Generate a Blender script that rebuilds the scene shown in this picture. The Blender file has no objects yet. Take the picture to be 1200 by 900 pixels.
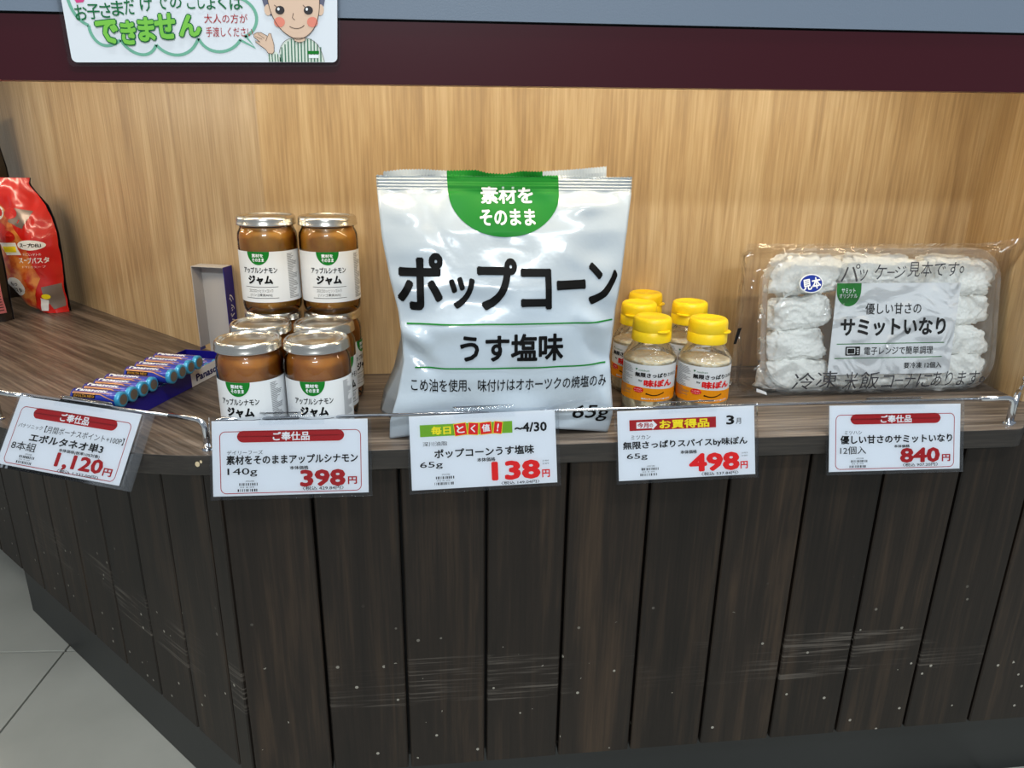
import bpy, bmesh, math, random
import numpy as np
from mathutils import Vector, Matrix, noise
random.seed(7)
PI = math.pi
sc = bpy.context.scene
COL = sc.collection

# ------------------------------------------------------------------ camera
# X runs along the front of the counter, Y into the display, Z up; floor at 0, worktop at 0.46
CT = 0.46
F_PX = 859.0
cam_d = bpy.data.cameras.new('camera'); cam = bpy.data.objects.new('camera', cam_d); COL.objects.link(cam)
d = np.array([562 - 600, 3037 - 450, F_PX]); d = d / np.linalg.norm(d)
r = np.array([7561., -174., F_PX]); r -= r.dot(d) * d; r /= np.linalg.norm(r)
w = np.cross(r, d); w = -w if w[2] < 0 else w
right = Vector((r[0], w[0], -d[0])); down = Vector((r[1], w[1], -d[1])); fwd = Vector((r[2], w[2], -d[2]))
m = Matrix.Identity(4)
for i in range(3):
    m[i][0] = right[i]; m[i][1] = -down[i]; m[i][2] = -fwd[i]
m[2][3] = 0.71
cam.matrix_world = m
cam_d.sensor_width = 36; cam_d.sensor_fit = 'HORIZONTAL'; cam_d.lens = 36 * F_PX / 1200; cam_d.clip_start = 0.01
sc.camera = cam

# ------------------------------------------------------------------ world, lights, exposure
sc.view_settings.view_transform = 'Standard'; sc.view_settings.look = 'None'
sc.view_settings.gamma = 1; sc.view_settings.use_curve_mapping = False
sc.view_settings.exposure = 0.18
wd = bpy.data.worlds.new('world'); sc.world = wd; wd.use_nodes = True
bg = wd.node_tree.nodes['Background']; bg.inputs[0].default_value = (0.80, 0.90, 1.0, 1); bg.inputs[1].default_value = 0.30

def area(name, loc, target, sx, sy, power, color):
    l = bpy.data.lights.new(name, 'AREA'); l.shape = 'RECTANGLE'; l.size = sx; l.size_y = sy; l.energy = power; l.color = color
    o = bpy.data.objects.new(name, l); COL.objects.link(o); o.location = loc
    o.rotation_euler = (Vector(target) - Vector(loc)).to_track_quat('-Z', 'Y').to_euler()
    return o
COOL = (0.90, 0.97, 1.0)
area('ceiling_light', (0.5, -1.1, 2.75), (0.5, -1.1, 0), 1.3, 0.25, 36, COOL)
area('ceiling_light', (-0.3, -3.6, 2.75), (-0.3, -3.0, 0), 1.3, 0.4, 85, COOL)
area('ceiling_light', (0.35, 0.30, 2.75), (0.35, 0.30, 0), 1.1, 0.10, 30, COOL)
area('ceiling_light', (-1.9, 0.1, 2.75), (-1.9, 0.1, 0), 0.25, 1.0, 16, (1, 0.97, 0.9))
area('shelf_led_and_fill', (0.20, 0.618, 0.772), (0.20, 0.80, 0.56), 0.74, 0.012, 0.85, (1.0, 0.82, 0.56))
area('shelf_led_and_fill', (-0.64, 0.93, 0.768), (-0.46, 1.09, 0.54), 0.42, 0.012, 0.62, (1.0, 0.84, 0.64))  # unseen fill strip, added to brighten the far left wall
area('shelf_led_and_fill', (-0.42, 0.622, 0.772), (-0.42, 0.85, 0.56), 0.44, 0.012, 0.50, (1.0, 0.84, 0.62))

# ------------------------------------------------------------------ materials
def lin(c):
    return tuple(((v / 255) / 12.92 if v / 255 <= 0.04045 else (((v / 255) + 0.055) / 1.055) ** 2.4) for v in c) + (1,)
def newmat(name):
    mt = bpy.data.materials.new(name); mt.use_nodes = True
    nt = mt.node_tree; return mt, nt, nt.nodes['Principled BSDF']
def node(nt, t, **kw):
    n = nt.nodes.new(t)
    for k, v in kw.items(): setattr(n, k, v)
    return n
def plain(name, rgb, rough=0.5, metal=0.0, coat=0.0, sub=0.0, trans=0.0, emit=None, bump=None, var=None):
    mt, nt, b = newmat(name)
    b.inputs['Base Color'].default_value = lin(rgb); b.inputs['Roughness'].default_value = rough; b.inputs['Metallic'].default_value = metal
    b.inputs['Coat Weight'].default_value = coat; b.inputs['Coat Roughness'].default_value = 0.08
    b.inputs['Transmission Weight'].default_value = trans
    if sub: b.inputs['Subsurface Weight'].default_value = sub; b.inputs['Subsurface Radius'].default_value = (0.01, 0.006, 0.003); b.inputs['Subsurface Scale'].default_value = 0.5
    tc = node(nt, 'ShaderNodeTexCoord')
    if var:        # (second colour, scale)
        n = node(nt, 'ShaderNodeTexNoise'); n.inputs['Scale'].default_value = var[1]; n.inputs['Detail'].default_value = 6
        nt.links.new(tc.outputs['Object'], n.inputs['Vector'])
        rmp = node(nt, 'ShaderNodeValToRGB'); rmp.color_ramp.elements[0].position = 0.38; rmp.color_ramp.elements[1].position = 0.62
        rmp.color_ramp.elements[0].color = lin(rgb); rmp.color_ramp.elements[1].color = lin(var[0])
        nt.links.new(n.outputs[0], rmp.inputs[0]); nt.links.new(rmp.outputs[0], b.inputs['Base Color'])
    if bump:       # (scale, strength, distance)
        n = node(nt, 'ShaderNodeTexNoise'); n.inputs['Scale'].default_value = bump[0]; n.inputs['Detail'].default_value = 3
        nt.links.new(tc.outputs['Object'], n.inputs['Vector'])
        bp = node(nt, 'ShaderNodeBump'); bp.inputs['Strength'].default_value = bump[1]; bp.inputs['Distance'].default_value = bump[2]
        nt.links.new(n.outputs[0], bp.inputs['Height']); nt.links.new(bp.outputs[0], b.inputs['Normal'])
    return mt
def clear(name, tint=(1, 1, 1), rough=0.03, ior=1.45, bump=None, haze=0.0):
    """thin clear glass or plastic: transparent with a Fresnel gloss, optionally a little milky"""
    mt = bpy.data.materials.new(name); mt.use_nodes = True; nt = mt.node_tree; nt.nodes.clear()
    out = node(nt, 'ShaderNodeOutputMaterial'); tr = node(nt, 'ShaderNodeBsdfTransparent'); tr.inputs[0].default_value = tint + (1,)
    gl = node(nt, 'ShaderNodeBsdfGlossy'); gl.inputs['Roughness'].default_value = rough; gl.inputs['Color'].default_value = (1, 1, 1, 1)
    fr = node(nt, 'ShaderNodeFresnel'); fr.inputs['IOR'].default_value = ior
    mx = node(nt, 'ShaderNodeMixShader')
    nt.links.new(fr.outputs[0], mx.inputs[0]); nt.links.new(tr.outputs[0], mx.inputs[1]); nt.links.new(gl.outputs[0], mx.inputs[2])
    last = mx
    if haze:
        df = node(nt, 'ShaderNodeBsdfDiffuse'); df.inputs[0].default_value = (0.9, 0.9, 0.9, 1)
        m2 = node(nt, 'ShaderNodeMixShader'); m2.inputs[0].default_value = haze
        nt.links.new(mx.outputs[0], m2.inputs[1]); nt.links.new(df.outputs[0], m2.inputs[2]); last = m2
    if bump:
        tc = node(nt, 'ShaderNodeTexCoord'); n = node(nt, 'ShaderNodeTexNoise'); n.inputs['Scale'].default_value = bump[0]; n.inputs['Detail'].default_value = 2
        n.inputs['Distortion'].default_value = 1.0
        bp = node(nt, 'ShaderNodeBump'); bp.inputs['Strength'].default_value = bump[1]; bp.inputs['Distance'].default_value = bump[2]
        nt.links.new(tc.outputs['Object'], n.inputs['Vector']); nt.links.new(n.outputs[0], bp.inputs['Height'])
        nt.links.new(bp.outputs[0], gl.inputs['Normal']); nt.links.new(bp.outputs[0], fr.inputs['Normal'])
    nt.links.new(last.outputs[0], out.inputs[0]); return mt

def wood(name, cols, sc1, sc2, rough=0.5, rot=(0, 0, 0), bump=0.3, bdist=0.0004, pos=(0.3, 0.5, 0.7), spec=0.5, rnd=False, dist=1.2, fine=0.5, specks=False, coat=0.0):
    """stretched grain: sc1 = coarse figure scale xyz, sc2 = fine pore scale xyz"""
    mt, nt, b = newmat(name); L = nt.links.new
    tc = node(nt, 'ShaderNodeTexCoord'); base = tc.outputs['Object']
    mp0 = node(nt, 'ShaderNodeMapping'); mp0.inputs['Rotation'].default_value = rot; L(base, mp0.inputs[0]); base = mp0.outputs[0]
    if rnd:
        oi = node(nt, 'ShaderNodeObjectInfo'); ml = node(nt, 'ShaderNodeMath', operation='MULTIPLY'); ml.inputs[1].default_value = 37.0
        L(oi.outputs['Random'], ml.inputs[0]); va = node(nt, 'ShaderNodeVectorMath', operation='ADD'); L(base, va.inputs[0]); L(ml.outputs[0], va.inputs[1]); base = va.outputs[0]
    def nz(scl, detail, distortion):
        mp = node(nt, 'ShaderNodeMapping'); mp.inputs['Scale'].default_value = scl; L(base, mp.inputs[0])
        n = node(nt, 'ShaderNodeTexNoise'); n.inputs['Scale'].default_value = 1; n.inputs['Detail'].default_value = detail; n.inputs['Distortion'].default_value = distortion
        n.inputs['Roughness'].default_value = 0.6
        L(mp.outputs[0], n.inputs['Vector']); return n.outputs[0]
    a = nz(sc1, 5, dist); f = nz(sc2, 6, 0.2)
    mid = nz(tuple(v * 4 for v in sc1), 4, dist * 0.5)
    mx = node(nt, 'ShaderNodeMix'); mx.inputs[0].default_value = fine; L(a, mx.inputs[2]); L(f, mx.inputs[3])
    mx2 = node(nt, 'ShaderNodeMix'); mx2.inputs[0].default_value = 0.3; L(mx.outputs[0], mx2.inputs[2]); L(mid, mx2.inputs[3])
    rp = node(nt, 'ShaderNodeValToRGB'); e = rp.color_ramp.elements
    e[0].position = pos[0]; e[0].color = lin(cols[0]); e[1].position = pos[2]; e[1].color = lin(cols[2])
    k = rp.color_ramp.elements.new(pos[1]); k.color = lin(cols[1])
    L(mx2.outputs[0], rp.inputs[0]); colout = rp.outputs[0]
    if rnd:
        hv = node(nt, 'ShaderNodeHueSaturation'); mr = node(nt, 'ShaderNodeMapRange'); mr.inputs[3].default_value = 0.8; mr.inputs[4].default_value = 1.22
        L(oi.outputs['Random'], mr.inputs[0]); L(mr.outputs[0], hv.inputs['Value']); L(colout, hv.inputs['Color']); colout = hv.outputs[0]
    if specks:   # small pale chips and horizontal rub marks low on the boards
        vo = node(nt, 'ShaderNodeTexVoronoi'); vo.inputs['Scale'].default_value = 62; L(base, vo.inputs['Vector'])
        lt = node(nt, 'ShaderNodeMath', operation='LESS_THAN'); lt.inputs[1].default_value = 0.10; L(vo.outputs['Distance'], lt.inputs[0])
        n3 = node(nt, 'ShaderNodeTexNoise'); n3.inputs['Scale'].default_value = 30; L(base, n3.inputs['Vector'])
        gt = node(nt, 'ShaderNodeMath', operation='GREATER_THAN'); gt.inputs[1].default_value = 0.49; L(n3.outputs[0], gt.inputs[0])
        sx = node(nt, 'ShaderNodeSeparateXYZ'); L(tc.outputs['Object'], sx.inputs[0])
        low = node(nt, 'ShaderNodeMapRange'); low.inputs[1].default_value = 0.30; low.inputs[2].default_value = 0.20; L(sx.outputs[2], low.inputs[0])
        p1 = node(nt, 'ShaderNodeMath', operation='MULTIPLY'); L(lt.outputs[0], p1.inputs[0]); L(gt.outputs[0], p1.inputs[1])
        p2 = node(nt, 'ShaderNodeMath', operation='MULTIPLY'); L(p1.outputs[0], p2.inputs[0]); L(low.outputs[0], p2.inputs[1])
        m3 = node(nt, 'ShaderNodeMix', data_type='RGBA'); L(p2.outputs[0], m3.inputs[0]); L(colout, m3.inputs[6]); m3.inputs[7].default_value = lin((150, 145, 135))
        # rub marks
        mpr = node(nt, 'ShaderNodeMapping'); mpr.inputs['Scale'].default_value = (14, 14, 420); L(base, mpr.inputs[0])
        nr = node(nt, 'ShaderNodeTexNoise'); nr.inputs['Scale'].default_value = 1; nr.inputs['Detail'].default_value = 4; L(mpr.outputs[0], nr.inputs['Vector'])
        r1 = node(nt, 'ShaderNodeMapRange'); r1.inputs[1].default_value = 0.50; r1.inputs[2].default_value = 0.66; L(nr.outputs[0], r1.inputs[0])
        bd = node(nt, 'ShaderNodeMath', operation='COMPARE'); bd.inputs[1].default_value = 0.205; bd.inputs[2].default_value = 0.028; L(sx.outputs[2], bd.inputs[0])
        p3 = node(nt, 'ShaderNodeMath', operation='MULTIPLY'); L(r1.outputs[0], p3.inputs[0]); L(bd.outputs[0], p3.inputs[1])
        n5 = node(nt, 'ShaderNodeTexNoise'); n5.inputs['Scale'].default_value = 7; L(base, n5.inputs['Vector'])
        r5 = node(nt, 'ShaderNodeMapRange'); r5.inputs[1].default_value = 0.46; r5.inputs[2].default_value = 0.6; L(n5.outputs[0], r5.inputs[0])
        p35 = node(nt, 'ShaderNodeMath', operation='MULTIPLY'); L(p3.outputs[0], p35.inputs[0]); p35.inputs[1].default_value = 0.38
        p4 = node(nt, 'ShaderNodeMath', operation='MULTIPLY'); L(p35.outputs[0], p4.inputs[0]); L(r5.outputs[0], p4.inputs[1])
        m4 = node(nt, 'ShaderNodeMix', data_type='RGBA'); L(p4.outputs[0], m4.inputs[0]); L(m3.outputs[2], m4.inputs[6]); m4.inputs[7].default_value = lin((120, 112, 104)); colout = m4.outputs[2]
    L(colout, b.inputs['Base Color'])
    b.inputs['Roughness'].default_value = rough; b.inputs['Specular IOR Level'].default_value = spec; b.inputs['Coat Weight'].default_value = coat
    bp = node(nt, 'ShaderNodeBump'); bp.inputs['Strength'].default_value = bump; bp.inputs['Distance'].default_value = bdist
    L(f, bp.inputs['Height']); L(bp.outputs[0], b.inputs['Normal'])
    return mt

oak = wood('oak_laminate', ((138, 110, 78), (182, 154, 114), (214, 192, 154)), (9, 9, 0.9), (300, 300, 9), rough=0.38, bump=0.7, bdist=0.0006, pos=(0.34, 0.5, 0.67), fine=0.55, dist=1.4)
top_front = wood('dark_elm_laminate_front', ((56, 48, 42), (98, 86, 76), (140, 126, 112)), (2.5, 60, 60), (8, 330, 330), rough=0.40, bump=0.6, pos=(0.40, 0.5, 0.60), fine=0.5, dist=0.5)
top_left = wood('dark_elm_laminate_left', ((52, 44, 39), (90, 79, 70), (130, 116, 104)), (2.5, 60, 60), (8, 330, 330), rough=0.40, bump=0.6, pos=(0.40, 0.5, 0.60), dist=0.5, rot=(0, 0, math.radians(45)), fine=0.45)
edge_front = wood('dark_elm_edge_band', ((26, 23, 21), (42, 37, 33), (64, 57, 51)), (3.5, 40, 60), (12, 300, 500), rough=0.5, bump=0.3, pos=(0.36, 0.5, 0.66))
board = wood('dark_stained_board', ((18, 14, 11), (32, 25, 20), (62, 48, 36)), (16, 16, 1.3), (330, 330, 8), spec=0.28, rough=0.5, bump=0.3, pos=(0.34, 0.5, 0.68), rnd=True, dist=1.6, specks=True, fine=0.35)
mat = {
 'groove': plain('board_backing_black', (10, 9, 8), 0.9),
 'kick': plain('toe_kick_laminate', (18, 21, 23), 0.4, bump=(60, 0.1, 0.001)),
 'red': plain('wine_red_laminate', (56, 0, 14), 0.3),
 'greyblue': plain('grey_blue_panel', (112, 124, 140), 0.45, bump=(900, 0.25, 0.0003)),
 'white': plain('white_paper', (226, 230, 236), 0.55),
 'label': plain('white_label', (226, 228, 230), 0.4),
 'black': plain('black_ink', (8, 8, 9), 0.55),
 'grey': plain('grey_ink', (120, 122, 126), 0.5),
 'redink': plain('red_ink', (172, 26, 32), 0.5),
 'redink2': plain('bright_red_ink', (226, 30, 32), 0.5),
 'green': plain('green_ink', (24, 120, 40), 0.4),
 'lime': plain('lime_ink', (122, 176, 40), 0.5),
 'yellow': plain('yellow_ink', (250, 232, 40), 0.5),
 'whiteink': plain('white_ink', (240, 242, 244), 0.5),
 'orange': plain('orange_ink', (240, 150, 24), 0.45),
 'chrome': plain('chrome_wire', (205, 208, 214), 0.13, 1.0),
 'tin': plain('tin_lid', (216, 212, 204), 0.24, 1.0, bump=(220, 0.06, 0.001)),
 'tin_panel': plain('tin_lid_panel', (196, 186, 172), 0.30, 1.0),
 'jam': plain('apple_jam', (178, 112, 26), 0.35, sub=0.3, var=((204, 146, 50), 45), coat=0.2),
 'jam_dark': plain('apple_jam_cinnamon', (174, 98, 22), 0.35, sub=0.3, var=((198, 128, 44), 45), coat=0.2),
 'cap': plain('yellow_plastic', (255, 214, 24), 0.38, sub=0.15),
 'spice': plain('beige_spice', (246, 230, 190), 0.9, var=((255, 250, 232), 300), bump=(500, 0.5, 0.001)),
 'battery_blue': plain('battery_blue', (40, 56, 170), 0.25, 0.2, coat=0.6),
 'battery_cyan': plain('battery_cyan', (60, 160, 205), 0.28, 0.2, coat=0.6),
 'gold': plain('gold_foil', (222, 160, 60), 0.3, 0.3),
 'bronze': plain('bronze_foil', (150, 108, 92), 0.35, 0.3),
 'steel': plain('battery_terminal', (150, 140, 128), 0.35, 0.7),
 'navy': plain('navy_card', (24, 18, 132), 0.35, coat=0.3),
 'cardgrey': plain('grey_board_inside', (190, 186, 182), 0.8),
 'navyink': plain('navy_ink', (30, 24, 90), 0.5),
 'tray': clear('clear_tray_plastic', (0.97, 0.98, 0.99), 0.08, 1.45, haze=0.16),
 'lidclear': clear('clear_lid_plastic', (0.985, 0.99, 0.99), 0.06, 1.42, bump=(40, 0.3, 0.004), haze=0.04),
 'sleeve': clear('clear_card_sleeve', (0.96, 0.97, 0.98), 0.04, 1.45),
 'film': clear('crinkled_clear_film', (0.985, 0.985, 0.985), 0.10, 1.40, bump=(22, 0.8, 0.014), haze=0.012),
 'glass': clear('jar_glass', (0.97, 0.98, 0.95), 0.02, 1.5),
 'pet': clear('bottle_plastic', (0.985, 0.985, 0.975), 0.05, 1.46, bump=(60, 0.6, 0.01), haze=0.03),
 'foil': plain('white_glossy_bag', (182, 193, 203), 0.22, coat=0.5, bump=(55, 0.35, 0.0018)),
 'foil_back': plain('bag_silver_inside', (150, 152, 156), 0.3, 0.8),
 'paper': plain('crumpled_paper_towel', (250, 250, 246), 0.85),
 'pouchred': plain('red_pouch', (205, 28, 20), 0.28, coat=0.5),
 'pouchblack': plain('black_pouch', (24, 18, 18), 0.3, coat=0.4),
 'pouchsilver': plain('silver_pouch', (140, 128, 122), 0.3, 0.5),
 'pasta': plain('pasta_print', (196, 60, 24), 0.3, var=((232, 150, 70), 70), coat=0.5),
 'tomato': plain('tomato_print', (214, 34, 22), 0.3, coat=0.5),
 'pink': plain('pink_print', (206, 120, 126), 0.4),
 'skin': plain('printed_skin', (226, 192, 166), 0.5), 'hair': plain('printed_hair', (96, 96, 118), 0.5),
 'cheek': plain('printed_cheek', (232, 134, 112), 0.5), 'teal': plain('printed_teal', (110, 176, 150), 0.5),
 'leaf': plain('printed_leaf_green', (120, 196, 66), 0.5), 'dkgreen': plain('printed_dark_green', (30, 110, 66), 0.5),
 'line': plain('printed_brown_line', (70, 52, 46), 0.5), 'stripe': plain('printed_shirt_green', (66, 116, 92), 0.5), 'shirt': plain('printed_shirt_cream', (222, 230, 216), 0.5),
 'grout': plain('dark_grout', (60, 60, 56), 0.9),
 'led': plain('led_housing', (230, 230, 225), 0.5), 'dark_eye': plain('printed_eye', (36, 28, 30), 0.5), 'sealblue': plain('blue_sticker', (20, 50, 150), 0.4),
 'magenta': plain('printed_magenta', (214, 60, 130), 0.5),
}
tile_m = plain('grey_floor_tile', (172, 171, 162), 0.42, var=((184, 183, 174), 5), bump=(30, 0.05, 0.002))
for k_, m__ in mat.items():
    if k_ in ('black', 'redink', 'redink2', 'green', 'navyink', 'grey', 'orange', 'lime', 'yellow', 'dkgreen', 'line'): m__.node_tree.nodes['Principled BSDF'].inputs['Specular IOR Level'].default_value = 0.12
# embossed kitchen paper
def _emboss():
    mt = mat['paper']; nt = mt.node_tree; b = nt.nodes['Principled BSDF']; tc = node(nt, 'ShaderNodeTexCoord')
    vo = node(nt, 'ShaderNodeTexVoronoi'); vo.inputs['Scale'].default_value = 240; nt.links.new(tc.outputs['Object'], vo.inputs['Vector'])
    n = node(nt, 'ShaderNodeTexNoise'); n.inputs['Scale'].default_value = 90; n.inputs['Detail'].default_value = 4; nt.links.new(tc.outputs['Object'], n.inputs['Vector'])
    ad = node(nt, 'ShaderNodeMath', operation='ADD'); nt.links.new(vo.outputs['Distance'], ad.inputs[0]); nt.links.new(n.outputs[0], ad.inputs[1])
    bp = node(nt, 'ShaderNodeBump'); bp.inputs['Strength'].default_value = 0.8; bp.inputs['Distance'].default_value = 0.0013
    nt.links.new(ad.outputs[0], bp.inputs['Height']); nt.links.new(bp.outputs[0], b.inputs['Normal'])
_emboss()

# ------------------------------------------------------------------ helpers
def mesh(name, verts, faces, m_, parent=None, smooth=False, loc=(0, 0, 0), kind=None, mats=None, fm=None):
    me = bpy.data.meshes.new(name); me.from_pydata([tuple(v) for v in verts], [], faces); me.materials.append(m_ if not mats else mats[0])
    if mats:
        for x in mats[1:]: me.materials.append(x)
        for p, i in zip(me.polygons, fm): p.material_index = i
    if smooth:
        for p in me.polygons: p.use_smooth = True
    me.update()
    o = bpy.data.objects.new(name, me); COL.objects.link(o); o.location = loc
    if parent: o.parent = parent
    if kind: o['kind'] = kind
    return o
def tag(o, label=None, cat=None, group=None, kind=None):
    if label: o['label'] = label
    if cat: o['category'] = cat
    if group: o['group'] = group
    if kind: o['kind'] = kind
    return o
def thing(name, label, cat, loc=(0, 0, 0), rz=0, group=None, rot=None):
    o = bpy.data.objects.new(name, None); o.empty_display_size = 0.02; COL.objects.link(o); o.location = loc; o.rotation_euler = rot or (0, 0, rz)
    return tag(o, label, cat, group)
def kids(o): return [c for c in COL.objects if c.parent == o]
def copy_tree(o, parent=None):
    c = o.copy(); COL.objects.link(c); c.parent = parent
    for ch in kids(o): copy_tree(ch, c)
    return c
def box(name, a, b, m_, parent=None, bev=0.0, smooth=False):
    x0, y0, z0 = a; x1, y1, z1 = b
    v = [(x0, y0, z0), (x1, y0, z0), (x1, y1, z0), (x0, y1, z0), (x0, y0, z1), (x1, y0, z1), (x1, y1, z1), (x0, y1, z1)]
    f = [(0, 3, 2, 1), (4, 5, 6, 7), (0, 1, 5, 4), (1, 2, 6, 5), (2, 3, 7, 6), (3, 0, 4, 7)]
    o = mesh(name, v, f, m_, parent)
    if bev:
        md = o.modifiers.new('bevel', 'BEVEL'); md.width = bev; md.segments = 2
    return o
def prism(name, poly, z0, z1, m_, parent=None, bev=0.0, side=None, kind=None):
    n = len(poly); v = [(x, y, z0) for x, y in poly] + [(x, y, z1) for x, y in poly]
    f = [tuple(range(n))[::-1], tuple(range(n, 2 * n))] + [(i, (i + 1) % n, n + (i + 1) % n, n + i) for i in range(n)]
    if side: o = mesh(name, v, f, None, parent, mats=[m_, side], fm=[0, 0] + [1] * n)
    else: o = mesh(name, v, f, m_, parent)
    if bev:
        md = o.modifiers.new('bevel', 'BEVEL'); md.width = bev; md.segments = 2; md.limit_method = 'ANGLE'
    if kind: o['kind'] = kind
    return o
def lathe(name, prof, m_, parent=None, seg=48, a0=0, a1=2 * PI, smooth=True, loc=(0, 0, 0), close=True):
    full = abs(a1 - a0 - 2 * PI) < 1e-6; n = seg if full else seg + 1
    v = []; f = []
    for (rr, z) in prof:
        for i in range(n):
            a = a0 + (a1 - a0) * i / seg; v.append((rr * math.sin(a), -rr * math.cos(a), z))
    for j in range(len(prof) - 1):
        for i in range(seg):
            i2 = (i + 1) % n
            f.append((j * n + i, j * n + i2, (j + 1) * n + i2, (j + 1) * n + i))
    o = mesh(name, v, f, m_, parent, smooth, loc)
    if smooth:
        md = o.modifiers.new('split', 'EDGE_SPLIT'); md.split_angle = math.radians(50)
    return o
def tube(name, pts, rad, m_, parent=None, seg=10, smooth=True):
    pts = [Vector(p) for p in pts]; v = []; f = []; up = Vector((0, 0, 1))
    t0 = (pts[1] - pts[0]).normalized(); nrm = t0.cross(up)
    if nrm.length < 1e-3: nrm = t0.cross(Vector((1, 0, 0)))
    nrm.normalize()
    for i, p in enumerate(pts):
        t = (pts[min(i + 1, len(pts) - 1)] - pts[max(i - 1, 0)]).normalized()
        nrm = (nrm - t * nrm.dot(t)).normalized(); bn = t.cross(nrm)
        rr = rad[i] if isinstance(rad, (list, tuple)) else rad
        for k in range(seg):
            a = 2 * PI * k / seg; v.append(p + (nrm * math.cos(a) + bn * math.sin(a)) * rr)
    for i in range(len(pts) - 1):
        for k in range(seg):
            k2 = (k + 1) % seg; f.append((i * seg + k, i * seg + k2, (i + 1) * seg + k2, (i + 1) * seg + k))
    f.append(tuple(range(seg))[::-1]); f.append(tuple((len(pts) - 1) * seg + k for k in range(seg)))
    return mesh(name, v, f, m_, parent, smooth)
def bez(pts, n=8, rad=0.008):
    """polyline with rounded corners"""
    P = [Vector(p) for p in pts]; out = [P[0]]
    for i in range(1, len(P) - 1):
        a = (P[i - 1] - P[i]); b = (P[i + 1] - P[i]); rr = min(rad, a.length * 0.45, b.length * 0.45)
        A = P[i] + a.normalized() * rr; B = P[i] + b.normalized() * rr
        for k in range(n + 1):
            t = k / n; out.append(A * (1 - t) ** 2 + P[i] * 2 * t * (1 - t) + B * t * t)
    out.append(P[-1]); return out

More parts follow.
